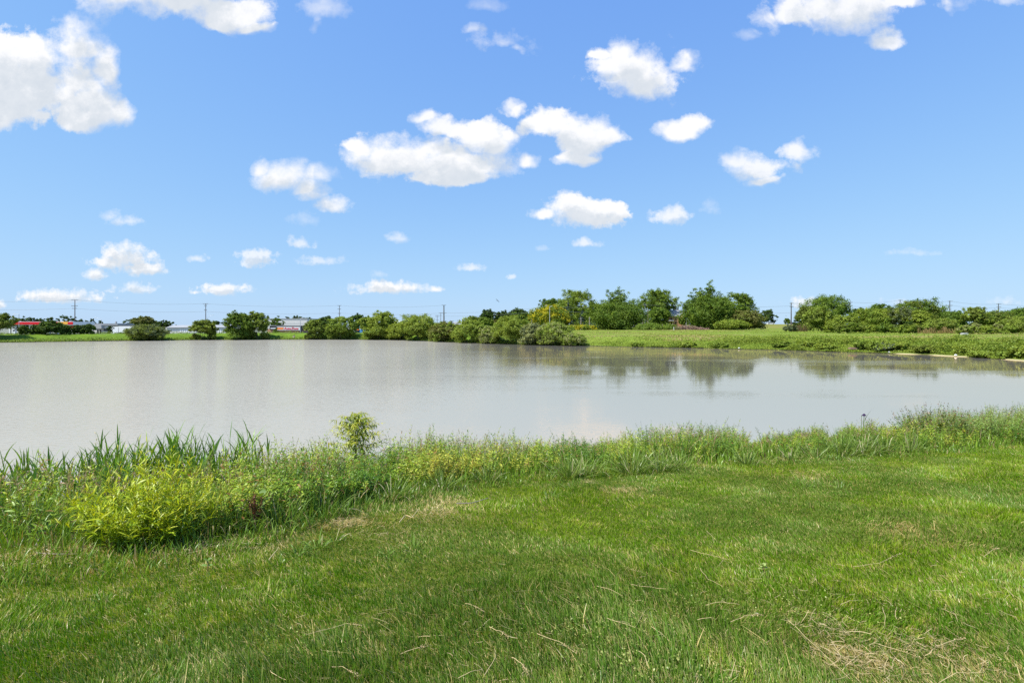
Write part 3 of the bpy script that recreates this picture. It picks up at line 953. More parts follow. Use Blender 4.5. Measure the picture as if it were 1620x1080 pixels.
scatter_leaves('bank_scrub', 'rough leafy growth covering the far shore below the meadow', 'undergrowth', 95000, scrub, .10, None, 201)


def fringe(r, n):
    px = r.uniform(-40, 930, n)
    u = (px - 810) / F
    s = np.abs(r.normal(0, 1.3, n)) + .15
    tall = r.uniform(0, 1, n) < .35
    s = np.where(tall & (px < 480), r.uniform(8, 13, n), s)
    Y = far_y(u) + s
    X = u * Y
    h = .25 + .45 * fbm(X * .3, Y * .3, 97, 2)
    z = ground_z(X, Y) + h * r.uniform(0, 1, n)
    out = unit(np.stack([r.normal(0, .4, n), -np.ones(n) * .6, np.ones(n) * .5], -1))
    return np.stack([X, Y, z], -1), out, pal_mix(r, n, ['deep', 'mid', 'lime', 'olive'])


scatter_leaves('bank_grass', 'tufts of grass along the waterline and top of the far berm', 'grass', 16000, fringe, .16, None, 202)


def strips(C, side, w):
    """ribbons through centres C (N,K,3), half width w (N,K) along side (N,3) or (N,K,3)"""
    n, K, _ = C.shape
    if side.ndim == 2:
        side = side[:, None, :]
    a = C - side * w[..., None]
    b = C + side * w[..., None]
    v = np.stack([a, b], 2).reshape(-1, 3)
    base = (np.arange(n) * 2 * K)[:, None] + (np.arange(K - 1) * 2)[None, :]
    base = base.reshape(-1)
    return v, np.stack([base, base + 1, base + 3, base + 2], -1)


def reed_stand(name, label, x0, x1, D, h, n, seed, col):
    r = np.random.default_rng(seed)
    px = r.uniform(x0, x1, n)
    Y = D + r.uniform(-2, 2, n)
    X = (px - 810) / F * Y
    z = ground_z(X, Y)
    t = np.linspace(0, 1, 3)
    hh = h * r.uniform(.2, 1.15, n) * (.45 + .9 * fbm(px * .22, px * 0, seed, 2))
    lean = r.normal(0, .15, (n, 2)) * hh[:, None]
    C = np.stack([X[:, None] + lean[:, :1] * t ** 2, Y[:, None] + lean[:, 1:] * t ** 2, z[:, None] + hh[:, None] * t], -1)
    w = np.array((.03, .05, .10))[None, :] * r.uniform(.6, 1.2, (n, 1))
    v, f = strips(C, np.repeat([[1., 0, 0]], n, 0), w)
    c = np.array(col) * r.uniform(.6, 1.25, (n, 1))
    o = np_mesh(name, v, f, M_FAR, np.repeat(c, 6, 0))
    return tag(o, label, 'reeds', kind='stuff')


def meadow(r, n):
    px = r.uniform(905, 1750, n)
    u = (px - 810) / F
    s = 6 + 150 * r.uniform(0, 1, n) ** 1.6
    Y = far_y(u) + s
    X = u * Y
    pt = fbm(X * .10, Y * .05, 401, 4)
    keep = r.uniform(0, 1, n) < sstep(.30, .62, pt) * (1 - .6 * sstep(60, 150, s))
    X, Y, pt = X[keep], Y[keep], pt[keep]
    m = len(X)
    z = ground_z(X, Y) + r.uniform(0, 1, m) * (.10 + .25 * sstep(.5, .75, pt))
    c = pal_mix(r, m, ['lime', 'mid', 'lime', 'olive'])
    dry = (fbm(X * .05, Y * .14, 407, 3) + r.normal(0, .06, m) > .60)[:, None]
    c = np.where(dry, np.array((.34, .27, .11)) * r.uniform(.7, 1.2, (m, 1)), c)
    return np.stack([X, Y, z], -1), unit(np.stack([r.normal(0, .5, m), -np.ones(m) * .5, np.ones(m) * .8], -1)), c


scatter_leaves('meadow_grass', 'uneven tufts of green and dry grass on the meadow beyond the pond', 'grass', 70000, meadow, .13, None, 203)
reed_stand('dry_reeds', 'tan dry reeds under the olive tree at the foot of the hill', 1254, 1278, 172, 2.0, 330, 301, (.24, .18, .085))
reed_stand('dry_reeds', 'tan reed plumes along the thicket edge below the spreading dark tree', 1452, 1512, 138, 1.5, 200, 302, (.32, .22, .09))
reed_stand('dry_reeds', 'brownish dry weeds by the posts in front of the brick house', 1040, 1072, 226, 1.4, 240, 303, (.26, .20, .10))


# ------------------------------------------------------------------ buildings, vehicles and poles beyond the pond
M_RED = solid('red_paint', (.62, .012, .02), .45, .06)
M_YEL = solid('yellow_panel', (.85, .42, .06), .45, .06)
M_WHITE = solid('white_paint', (.78, .78, .77), .5, .06)
M_OFFW = solid('off_white_wall', (.62, .60, .57), .8, .08, .4)
M_GREYW = solid('grey_wall', (.42, .42, .42), .8, .1, .4)
M_ROOFG = solid('grey_roof', (.30, .31, .32), .7, .12, .3)
M_ROOFD = solid('dark_roof', (.055, .05, .05), .8, .2, .3)
M_GLASS = solid('dark_glass', (.02, .025, .03), .12, .1, .5, .6)
M_BRICK = solid('tan_brick', (.42, .24, .14), .9, .18, 2)
M_BLUE = solid('blue_sheet', (.10, .32, .62), .6, .1, .4)
M_ORANGE = solid('orange_paint', (.85, .22, .02), .5, .06)
M_BLACK = solid('black_paint', (.025, .025, .03), .5, .1)
M_WOOD = solid('weathered_pole_wood', (.13, .105, .085), .9, .25, 3)
M_POST = solid('pale_post_wood', (.36, .30, .24), .9, .2, 3)
M_STEEL = solid('galvanised_steel', (.42, .44, .45), .5, .1, 2, .4, .3)
M_TYRE = solid('tyre_rubber', (.02, .02, .02), .9, .1)
M_CONC = solid('concrete', (.45, .44, .42), .9, .15, 2)


def bx(m, x0, x1, yt, yb, D, depth, base=True):
    """box whose near face fills the given columns and rows at distance D"""
    a = P(x0, yt, D); b = P(x1, yb, D)
    return m.box(a[0], b[0], D, D + depth, b[2], a[2])


def mk(parent, name, mat, *boxes):
    m = MB()
    for q in boxes:
        bx(m, *q)
    o = m.build(name, mat, parent)
    return o


def site(name, label, cat, xc, D, group=None):
    o = empty(name, (0, 0, 0))
    return tag(o, label, cat, group)


# fuel station canopy: one roof on columns, red fascia with a yellow panel
D = 262
fs = site('fuel_station_canopy', 'red and yellow flat fuel station canopy on pale columns', 'canopy', 72, D)
mk(fs, 'canopy_roof', M_WHITE, (6, 115, 508.7, 513.6, D + .3, 14))
mk(fs, 'fascia', M_RED, (6, 91.5, 509.2, 513.2, D, .25), (107.2, 115, 509.2, 513.2, D, .25))
mk(fs, 'yellow_panel', M_YEL, (91.7, 107, 508.9, 513.0, D, .27))
for cx in (15, 46.5, 78, 104):
    mk(fs, 'column', M_WHITE, (cx - .8, cx + .8, 513.5, 530.5, D + 3, .6))
D = 258
for cx in (21.5, 52, 88):
    pmp = site('fuel_pump', 'white fuel pump with dark screen standing under the red canopy', 'fuel pump', cx, D, 'fuel pumps under the canopy')
    mk(pmp, 'cabinet', M_WHITE, (cx - 2.2, cx + 2.2, 515.8, 529.5, D, .9))
    mk(pmp, 'screen', M_GLASS, (cx - 1.4, cx + 1.4, 517.2, 519.2, D - .04, .05))
    mk(pmp, 'nozzle_panel', M_BLACK, (cx - 1.4, cx + 1.4, 522, 524, D - .04, .05))
# shop with grey roof
D = 285
sh = site('grey_shop', 'low pale shop with a long grey roof and glass doors behind the dark shrubs', 'shop', 150, D)
mk(sh, 'wall', M_OFFW, (108, 176, 514.5, 530.5, D, 16))
mk(sh, 'roof', M_ROOFG, (107, 186, 511.6, 514.6, D - .8, 18))
mk(sh, 'red_sign_band', M_RED, (109, 127, 515.0, 518.4, D - .12, .14))
mk(sh, 'porch_roof', M_GREYW, (150, 160.2, 513.8, 519.6, D - 2.2, 2.0))
mk(sh, 'sign_board', M_WHITE, (161.5, 174.5, 515.2, 518.2, D - .12, .14))
for a in (153.3, 157.3):
    mk(sh, 'glass_door', M_GLASS, (a, a + 2.7, 521.2, 527.5, D - .06, .08))
mk(sh, 'window', M_GLASS, (164, 170.5, 519.8, 523.5, D - .06, .08))
D = 330
rb = site('dark_roofed_building', 'dark hipped roof of a building showing over the white trailer', 'building', 195, D)
mk(rb, 'wall', M_GREYW, (182, 212, 516, 524, D, 14))
m = MB()
a, b = P(180, 516, D - 1), P(213, 516, D - 1)
c_, d_ = P(192, 511.8, D + 7), P(203, 511.8, D + 7)
m.add([a, b, (b[0], D + 15, b[2]), (a[0], D + 15, a[2]), c_, d_], [(0, 1, 5, 4), (1, 2, 5), (2, 3, 4, 5), (3, 0, 4), (3, 2, 1, 0)])
m.build('roof', M_ROOFD, rb)
mk(rb, 'chimney', M_GREYW, (182.2, 183.8, 508.5, 513, D + 3, .8))


def wheel_set(parent, xs, z, y, r_):
    for x in xs:
        m = MB()
        m.tube([(x, y - .15, z), (x, y + .15, z)], [r_, r_], 10)
        m.build('wheel', M_TYRE, parent)


# white articulated truck
D = 232
g0 = gz(float(P(190, 520, D)[0]), D)
tk = site('semi_truck', 'white articulated truck cab pulling a long white box trailer on the far bank', 'truck', 195, D)
x0, x1 = P(188, 0, D)[0], P(242, 0, D)[0]
zt, zb = P(0, 515.8, D)[2], g0 + 1.1
m = MB(); m.box(x0, x1, D, D + 2.5, zb, zt); m.build('trailer_box', M_WHITE, tk)
m = MB(); m.box(x0 + .5, x1 - .3, D + .2, D + 2.3, zb - .35, zb - .003); m.build('trailer_chassis', M_BLACK, tk)
m = MB(); m.box(P(199.4, 0, D)[0], P(201, 0, D)[0], D - .05, D + .02, zb + .9, zt - .9); m.build('side_hatch', M_BLACK, tk)
cx0 = P(170.5, 0, D)[0]; L = P(187, 0, D)[0] - cx0
prof = [(cx0, zb - .4), (cx0 + L, zb - .4), (cx0 + L, zt - .1), (cx0 + L * .55, zt - .25), (cx0 + L * .33, zt - 1.3), (cx0 + L * .05, zt - 1.8), (cx0, zb + .2)]
m = MB(); m.prism_y(prof, D, D + 2.4); m.build('cab', M_WHITE, tk)
m = MB(); m.box(cx0 + L * .50, cx0 + L * .64, D - .03, D + .02, zt - 1.2, zt - .65); m.build('cab_window', M_GLASS, tk)
wheel_set(tk, [cx0 + .9, cx0 + L * .75, cx0 + L * .95, x1 - 2.4, x1 - 1.2], g0 + .5, D - .02, .5)

# long storage building
D = 262
sb = site('storage_building', 'long low storage building with grey metal roof and a row of white roller doors', 'building', 305, D)
mk(sb, 'wall', M_OFFW, (262, 358, 517.5, 529, D, 10))
m = MB()
a, b = P(262, 518, D - .6), P(358, 517.4, D - .6)
m.add([a, b, (b[0], D + 5, b[2] + 1.2), (a[0], D + 5, a[2] + 1.2), (b[0], D + 10.5, b[2]), (a[0], D + 10.5, a[2])], [(0, 1, 2, 3), (3, 2, 4, 5), (5, 4, 1, 0)])
m.build('roof', M_ROOFG, sb)
for i in range(22):
    x = 284.5 + i * 3.35
    mk(sb, 'roller_door', M_WHITE, (x, x + 1.9, 520.3, 526.5, D - .06, .08))
D = 345
db = site('dark_flat_building', 'thin dark flat roof line of a building beyond the storage units', 'building', 315, D)
mk(db, 'wall', M_GREYW, (270, 360, 515.9, 525, D, 12))
mk(db, 'roof', M_ROOFD, (269, 361, 514.4, 515.9, D - .6, 13.5))

# warehouse and parts store
D = 400
wh = site('warehouse', 'large pale metal warehouse behind the parts store', 'warehouse', 455, D)
mk(wh, 'wall', M_OFFW, (423, 486, 504.4, 526, D, 30))
mk(wh, 'roof_edge', M_GREYW, (422.5, 486.5, 503.6, 504.4, D - .3, 31))
mk(wh, 'wall_seam', M_GREYW, (451, 485, 511.6, 512.0, D - .05, .06))
D = 300
st = site('parts_store', 'car parts store with dark parapet, orange striped white sign and tan brick base', 'store', 450, D)
mk(st, 'wall', M_BRICK, (423, 477, 520.2, 528.5, D, 20))
mk(st, 'parapet', M_BLACK, (426.5, 478, 515.4, 521.4, D - .6, 20.7))
mk(st, 'roof_edge', M_GREYW, (423, 478.4, 514.7, 515.4, D - .8, 21.2))
mk(st, 'corner_pier', M_BLACK, (474.6, 477.4, 514.9, 525, D - .9, .25))
mk(st, 'small_sign', M_WHITE, (428, 437, 518.4, 519.9, D - .68, .07))
mk(st, 'sign_board', M_WHITE, (437.8, 474.4, 517.0, 522.2, D - .72, .1))
for i, (a, b) in enumerate([(438.0, 441.4), (441.7, 444.4), (444.7, 446.9), (447.2, 448.8)]):
    m = MB()
    p0, p1 = P(a, 518.0, D), P(b, 521.2, D)
    k = .35
    m.prism_y([(p0[0], p1[2]), (p1[0], p1[2]), (p1[0] + k, p0[2]), (p0[0] + k, p0[2])], D - .78, D - .73)
    m.build('orange_stripe', M_ORANGE, st)
tx = bpy.data.curves.new('sign_lettering', 'FONT')
tx.body = 'AutoZone'
tx.size = 1.0
tx.shear = 0.35
tx.offset = 0.022
tx.extrude = 0.03
to = bpy.data.objects.new('sign_lettering', tx)
COL.objects.link(to)
bpy.context.view_layer.update()
wd = max(to.dimensions.x, .1)
p0, p1 = P(449.6, 521.1, D), P(473.4, 517.5, D)
to.location = (p0[0], D - .78, p0[2])
to.rotation_euler = (R(90), 0, 0)
to.scale = ((p1[0] - p0[0]) / wd, (p1[2] - p0[2]) / .74, 1)
tx.materials.append(M_RED)
bpy.context.view_layer.update()
_me = bpy.data.meshes.new_from_object(to.evaluated_get(bpy.context.evaluated_depsgraph_get()))
to2 = bpy.data.objects.new('sign_letters', _me)
to2.matrix_world = to.matrix_world.copy()
COL.objects.link(to2)
bpy.data.objects.remove(to, do_unlink=True)
to2.name = 'sign_lettering'
to2.parent = st
# blue shed, white buildings behind the willows
D = 225
bs = site('blue_shed', 'small blue sheet metal shed with a white band between the willows', 'shed', 575, D)
m = MB()
a, b = P(568.5, 515.5, D), P(581, 526, D)
m.prism_y([(a[0], b[2]), (b[0], b[2]), (b[0], a[2] + .1), ((a[0] + b[0]) / 2 + .6, a[2] + .6), (a[0], a[2])], D, D + 6)
m.build('wall', M_BLUE, bs)
mk(bs, 'white_band', M_WHITE, (568.3, 581.2, 520.1, 520.9, D - .05, .06))
D = 222
ob = site('orange_machine', 'small dark machine with an orange and white top beside the blue shed', 'machine', 565, D)
mk(ob, 'body', M_BLACK, (562.5, 567.5, 522, 527, D, 1.5))
mk(ob, 'hood', M_ORANGE, (564.3, 567.6, 520.8, 522, D + .1, 1.2))
D = 340
wr = site('white_roofed_building', 'white flat roof showing between the ragged willow and the broad willow', 'building', 632, D)
mk(wr, 'roof', M_WHITE, (622, 642, 507.4, 510.6, D - .5, 12))
mk(wr, 'wall', M_GREYW, (623, 641, 510.6, 524, D, 11))
D = 230
wt = site('white_trailer', 'white parked trailer glimpsed through the brown tinged willow', 'trailer', 690, D)
g0 = gz(float(P(690, 0, D)[0]), D)
a, b = P(681, 512.6, D), P(703, 522, D)
m = MB(); m.box(a[0], b[0], D, D + 2.4, b[2], a[2]); m.build('box', M_WHITE, wt)
wheel_set(wt, [a[0] + 1.2, b[0] - 1.2], g0 + .45, D - .02, .45)
D = 330
gb = site('grey_roofed_building', 'low building with pale grey roof above the rounded willow', 'building', 728, D)
mk(gb, 'wall', M_OFFW, (716, 742, 513, 524, D, 10))
m = MB()
a, b = P(715, 513, D - .5), P(743, 513, D - .5)
m.add([a, b, (b[0], D + 10, b[2]), (a[0], D + 10, a[2]), (a[0] + .5, D + 5, a[2] + 1.6), (b[0] - .5, D + 5, b[2] + 1.6)], [(0, 1, 5, 4), (1, 2, 5), (2, 3, 4, 5), (3, 0, 4), (3, 2, 1, 0)])
m.build('roof', M_ROOFG, gb)
# houses in the trees
D = 262
hs = site('white_house', 'white bungalow with gabled porch between the big poplar and the domed tree', 'house', 1011, D)
g0 = gz(float(P(1011, 0, D)[0]), D)
mk(hs, 'wall', M_WHITE, (1005, 1021, 507.4, 519, D, 8))
m = MB()
a, b = P(1003, 507.6, D - 2.2), P(1018, 507.6, D - 2.2)
xm = (a[0] + b[0]) / 2
m.prism_y([(a[0], a[2]), (b[0], b[2]), (xm, a[2] + 1.35)], D - 2.2, D + .5)
m.build('porch_gable', M_OFFW, hs)
m = MB()
a, b = P(1003.5, 507.2, D - .4), P(1023, 507.2, D - .4)
m.add([a, b, (b[0], D + 8.4, b[2]), (a[0], D + 8.4, a[2]), (a[0] + 1, D + 4, a[2] + 1.7), (b[0] - 1, D + 4, b[2] + 1.7)], [(0, 1, 5, 4), (1, 2, 5), (2, 3, 4, 5), (3, 0, 4), (3, 2, 1, 0)])
m.build('roof', M_ROOFG, hs)
for x in (1006.2, 1010.5, 1015.6):
    mk(hs, 'window', M_GLASS, (x, x + 2.2, 509.6, 512.4, D - .06, .08))
for x in (1004.6, 1015.9):
    mk(hs, 'porch_post', M_WHITE, (x, x + .5, 507.6, 517, D - 2, .2))
D = 262
bh = site('brick_house', 'tan brick house with a pale gable half hidden by the domed tree', 'house', 1072, D)
mk(bh, 'wall', M_BRICK, (1058.5, 1086, 499.5, 519, D, 9))
m = MB()
a, b = P(1057.5, 499.8, D - .5), P(1087, 499.8, D - .5)
m.add([a, b, (b[0], D + 9.5, b[2]), (a[0], D + 9.5, a[2]), (a[0] + 1.5, D + 4.5, a[2] + 3.2), (b[0] - 1.5, D + 4.5, b[2] + 3.2)], [(0, 1, 5, 4), (1, 2, 5), (2, 3, 4, 5), (3, 0, 4), (3, 2, 1, 0)])
m.build('roof', M_ROOFG, bh)
m = MB()
a, b = P(1078, 499.5, D - 1.2), P(1086, 499.5, D - 1.2)
m.prism_y([(a[0], gz(a[0], D)), (b[0], gz(a[0], D)), (b[0], a[2]), ((a[0] + b[0]) / 2, a[2] + 2.0), (a[0], a[2])], D - 1.2, D + .0)
m.build('gable_bay', M_BRICK, bh)
for (x, y) in ((1061, 503), (1068, 503), (1081, 503), (1061, 509), (1068, 509)):
    mk(bh, 'window', M_GLASS, (x, x + 2, y, y + 3.0, (D - 1.26 if x > 1077 else D - .06), .08))
mk(bh, 'porch_roof', M_WHITE, (1058, 1066, 506.6, 507.4, D - 1.8, 1.7))
D = 262
lw = site('low_white_building', 'low white outbuilding behind the wooden posts by the spruces', 'building', 936, D)
mk(lw, 'wall', M_OFFW, (928, 946, 505.4, 519, D, 6))
mk(lw, 'roof', M_WHITE, (927.5, 946.5, 503.9, 505.4, D - .4, 7))


def car(label, xc, D, col, ln=4.5, group=None):
    X = (xc - 810) / F * D
    g = gz(X, D)
    root = empty('parked_car', (X, D, g))
    tag(root, label, 'car', group)
    h = ln / 2
    m = MB(); m.prism_y([(-h, .3), (h, .3), (h, .75), (h * .62, .92), (-h * .75, .92), (-h, .8)], 0, 1.7); m.build('body', col, root)
    m = MB(); m.prism_y([(-h * .68, .923), (h * .5, .923), (h * .22, 1.45), (-h * .5, 1.45)], .1, 1.6); m.build('cabin', M_GLASS, root)
    m = MB(); m.box(-h * .5, h * .2, .15, 1.55, 1.453, 1.5); m.build('car_roof', col, root)
    for x in (-h * .6, h * .6):
        m = MB(); m.tube([(x, -.02, .32), (x, .25, .32)], [.32, .32], 10); m.build('wheel', M_TYRE, root)


car('white car parked on the hill crest under the lone dark tree', 1220, 318, M_WHITE)
car('black car parked on the hill crest behind the utility pole', 1258, 322, M_BLACK)
car('white car seen over the low pale willow in the hedge dip', 795, 236, M_WHITE)
car('light grey car seen through the yellow green willow', 808, 238, M_STEEL)


M_WIRE = solid('wire_metal', (.16, .17, .18), .6, .1)


# poles
def utility_pole(label, px, yt, D, arms, group, rad=.2, mat=None):
    X = (px - 810) / F * D
    g = gz(X, D)
    zt = EYE - (yt - HOR) / F * D
    root = empty('utility_pole', (X, D, g))
    tag(root, label, 'utility pole', group)
    m = MB(); m.tube([(0, 0, -.5), (0, 0, (zt - g) * .6), (0, 0, zt - g)], [rad * 1.25, rad * 1.05, rad * .8], 8); m.build('pole', mat or M_WOOD, root)
    for (dy, hw) in arms:
        z = zt - g - dy / F * D
        w = hw / F * D
        m = MB(); m.box(-w, w, -rad - .16, -rad + .04, z - .10, z + .10)
        arm = m.build('crossarm', M_WOOD, root)
        m = MB()
        for k in (-.95, -.5, .5, .95):
            m.tube([(k * w, -rad - .06, z + .103), (k * w, -rad - .06, z + .42)], [.07, .05], 6)
        m.build('insulators', M_STEEL, arm)
    return np.array((X, D, zt))


GP = 'utility poles of the road beyond the pond'
W_L, W_R = [], []
W_L.append(utility_pole('dark utility pole with three crossarms beside the fuel station', 118.5, 474, 285, [(.6, 5.5), (10, 5.0), (14, 3.5)], GP))
W_L.append(utility_pole('utility pole rising above the olive shrub and storage building', 325.5, 480, 310, [(.5, 4), (3.4, 2.2), (10.5, 2.2)], GP))
W_L.append(utility_pole('utility pole rising above the feathery willows beside the parts store', 537, 483, 330, [(.5, 3), (6, 2.6), (13, 2.2)], GP))
W_L.append(utility_pole('thickest and nearest pole of the cluster of three poles', 702.3, 482.5, 318, [(.3, 3.2), (12.6, 4.4)], GP, .34))
utility_pole('mid height thin pole of the cluster of three poles', 697.3, 494.5, 460, [(.5, 3), (4.5, 2)], GP)
utility_pole('lowest thin pole of the cluster of three poles', 691.7, 498.5, 520, [(.4, 3.2), (2, 3.4), (7.5, 2.6)], GP)
W_R.append(utility_pole('utility pole standing alone on the mown hill crest', 1251.7, 478.5, 300, [(1.5, 3), (6.5, 3)], GP, .27))
W_R.append(utility_pole('utility pole between the large domed tree and the thicket', 1344.7, 477, 290, [(1.5, 3.2), (6.5, 3.4)], GP, .25))
W_R.append(utility_pole('slim pole behind the spreading dark tree', 1424, 474, 290, [(1.2, 3.4)], GP))
W_R.append(utility_pole('pole with two crossarms above the low dark tree past the spreading one', 1502.6, 475.5, 300, [(1.2, 3.8), (7.8, 3.6), (14, 1.8)], GP))
W_R.append(utility_pole('last skyline pole, over the dark olive tree', 1579.6, 480, 320, [(1.2, 3.8), (5.5, 3.6), (8.5, 2)], GP))
W_M = [utility_pole('thin pole with one crossarm by the white house', 1020.5, 481.5, 255, [(1.5, 2.6), (9, 5)], GP, .13, M_STEEL)]
for (px, yt, D, lab) in ((919, 501.5, 224, 'thicker of two wooden posts in front of the spruces'), (932.5, 501, 222, 'slimmer pale wooden post between spruce and poplar'), (1025, 489.5, 240, 'wooden post with a bracket beside the domed tree'), (1017.3, 497, 246, 'reddish wooden post in front of the white house'), (841.5, 502, 238, 'short wooden post behind the silvery shrub')):
    X = (px - 810) / F * D
    g = gz(X, D)
    r_ = empty('wooden_post', (X, D, g)); tag(r_, lab, 'post', 'posts by the road along the meadow')
    zt = EYE - (yt - HOR) / F * D - g
    m = MB(); m.tube([(0, 0, -.3), (0, 0, zt)], [.17, .14], 7); m.build('shaft', M_POST, r_)
    m = MB(); m.box(-.35, .35, -.2, -.12, zt - .9, zt - .75); m.build('bracket', M_STEEL, r_)


def lamp(label, px, yt, D, arm, rise, mat=M_STEEL):
    X = (px - 810) / F * D
    g = gz(X, D)
    zt = EYE - (yt - HOR) / F * D - g
    a = arm / F * D; k = rise / F * D
    root = empty('street_lamp', (X, D, g)); tag(root, label, 'street lamp', 'street lamps beyond the pond')
    m = MB(); m.tube([(0, 0, -.3), (0, 0, zt - k)], [.16, .10], 7); m.build('pole', mat, root)
    m = MB(); m.tube([(0, 0, zt - k), (a * .5, 0, zt - k * .25), (a, 0, zt)], [.07, .06, .05], 6); m.build('arm', mat, root)
    m = MB(); m.ball((a * 1.06, 0, zt), (.5, .2, .14)); m.build('lamp_head', mat, root)


lamp('street lamp with a level arm over the red canopy', 30, 496.6, 252, -7, .2)
lamp('street lamp whose curved arm reaches over the grey shop roof', 160.5, 502.3, 300, -9, 3.2)
lamp('street lamp with a slanting arm beside the second utility pole', 327.8, 498.5, 330, 8.5, 4.5)
lamp('thin lamp pole in front of the pale warehouse', 475.2, 503, 290, 3, .8)
lamp('pale lamp pole in front of the golden flowering tree', 869.6, 484.5, 216, 3, .8)
lamp('white lamp post at the corner of the brick house', 1085.7, 503.5, 236, .6, .1, M_WHITE)


def wire(label, pts, sag, n=14, rad=.042):
    m = MB()
    for a, b in zip(pts[:-1], pts[1:]):
        a, b = np.array(a), np.array(b)
        line = []
        for t in np.linspace(0, 1, n):
            q = a * (1 - t) + b * t
            q[2] -= sag * 4 * t * (1 - t)
            line.append(q)
        m.tube(line, rad, 4)
    o = m.build('power_line', M_WIRE)
    tag(o, label, 'power line', 'power lines')


_l0 = np.array((W_L[0][0] - 80, 275, W_L[0][2] - .2))
dz = lambda q, k: q - np.array((0, .3, k))
wire('upper wire running over the fuel station and the pond hedge poles', [_l0] + [dz(q, .1) for q in W_L], 1.2)
wire('lower wire slung under the poles on the hedge side of the pond', [dz(_l0, 4.6)] + [dz(q, 4.9) for q in W_L], 1.0)
wire('wire crossing in front of the spruces to the hill pole', [P(700, 495, 318), P(869, 485, 250), dz(W_M[0], .3), dz(W_R[0], 2.0)], .9)
wire('lower wire crossing in front of the golden tree and domed tree', [P(700, 500, 318), P(869, 491, 250), dz(W_M[0], 3.2), dz(W_R[0], 6.0)], .9)
wire('upper wire along the hill and thicket poles', [dz(q, .3) for q in W_R] + [W_R[-1] + np.array((60, 15, -.5))], .9)
wire('lower wire along the hill and thicket poles', [dz(q, 2.6) for q in W_R] + [W_R[-1] + np.array((60, 15, -2.5))], .9)

# small things on the far side
D = 224
X = (1026.6 - 810) / F * D
g = gz(X, D)
sg = tag(empty('white_marker', (X, D, g)), 'white marker post with a pointed plate beside the domed tree', 'marker')
m = MB(); m.tube([(0, 0, -.2), (0, 0, 3.0)], .09, 6); m.build('post', M_WHITE, sg)
m = MB(); m.prism_y([(-.5, 2.2), (.5, 2.2), (0, 3.3)], -.15, -.1); m.build('plate', M_WHITE, sg)
for i, (px, yt) in enumerate([(1037, 512), (1041, 513), (1048, 512.5), (1057, 511.5), (1064, 512)]):
    D = 232
    X = (px - 810) / F * D
    m = MB()
    zt = EYE - (yt - HOR) / F * D
    g = gz(X, D)
    m.tube([(X, D, g - .2), (X + .05, D, zt)], [.15, .12], 6)
    tag(m.build('fence_post', M_POST), 'short grey fence post in the dry weeds before the domed tree', 'post', 'fence posts before the domed tree')
m = MB(); D = 216; X = (1066 - 810) / F * D; g = gz(X, D)
m.tube([(X, D, g - .1), (X, D, g + 1.3)], .16, 6)
tag(m.build('white_post', M_WHITE), 'stout white post at the meadow edge by the brush pile', 'post')
# brush pile
r_ = np.random.default_rng(77)
m = MB()
for i in range(420):
    D = 222 + r_.uniform(-1.5, 1.5)
    px = r_.uniform(1066, 1120)
    X = (px - 810) / F * D
    h = 1.7 * math.exp(-((px - 1088) / 26) ** 2) * r_.uniform(0, 1)
    z = gz(X, D) + h
    d = unit(r_.normal(0, 1, 3) * np.array((1, .6, .25))) * r_.uniform(.5, 1.3)
    m.tube([(X - d[0], D - d[1], max(z - d[2], gz(X, D))), (X + d[0], D + d[1], max(z + d[2], gz(X, D)))], [.07, .04], 4)
M_BRUSH = solid('dead_brushwood', (.26, .17, .13), .9, .35, 3)
tag(m.build('brush_pile', M_BRUSH), 'long heap of dead brown brushwood at the foot of the windswept poplar', 'brush pile')
# concrete box in the meadow, slab and litter on the shore
D = 126
X = (1525.5 - 810) / F * D; g = gz(X, D)
cb = tag(empty('drain_box', (X, D, g)), 'low grey concrete drain box lying in the meadow', 'drain box')
m = MB(); m.box(-.55, .55, -.5, .5, -.1, .42); m.build('box', M_CONC, cb)
m = MB(); m.box(-.42, .42, -.4, .4, .423, .5); m.build('lid', M_STEEL, cb)
for (px, off, w, h, lab, mt) in ((1556, 4.5, .9, .35, 'pale broken concrete slab tipped on the far shore', M_CONC), (1348, 2.2, 1.0, .5, 'pinkish grey rubble heap on the far shore below the large domed tree', M_BRUSH)):
    u = (px - 810) / F
    Y = float(far_y(u)) + off
    X = u * Y
    g = gz(X, Y)
    m = MB()
    for i in range(5):
        a = r_.uniform(-.5, .5)
        q = np.array((X + w * a * 1.4, Y + r_.uniform(-.3, .3), g + .05 + r_.uniform(0, .2)))
        c, s = math.cos(.5 * a), math.sin(.5 * a)
        ww, hh = w * r_.uniform(.4, .8), h * r_.uniform(.35, .6)
        m.prism_y([(q[0] - ww * c, q[2] - ww * s), (q[0] + ww * c, q[2] + ww * s), (q[0] + ww * c - hh * s, q[2] + ww * s + hh * c), (q[0] - ww * c - hh * s, q[2] - ww * s + hh * c)], q[1] - .3, q[1] + .3)
    tag(m.build('shore_rubble', mt), lab, 'rubble')
for (px, lab) in ((1407, 'scrap of white litter at the waterline under the grey green willow'), (1169, 'scrap of white litter at the waterline below the white car'), (1512, 'scrap of white litter beside the pale mud strip')):
    u = (px - 810) / F
    Y = float(far_y(u)) + .8
    m = MB(); m.ball((u * Y, Y, gz(u * Y, Y) + .12), (.22, .15, .13), 6, 4)
    tag(m.build('litter_scrap', M_WHITE), lab, 'litter', 'litter on the far shore')

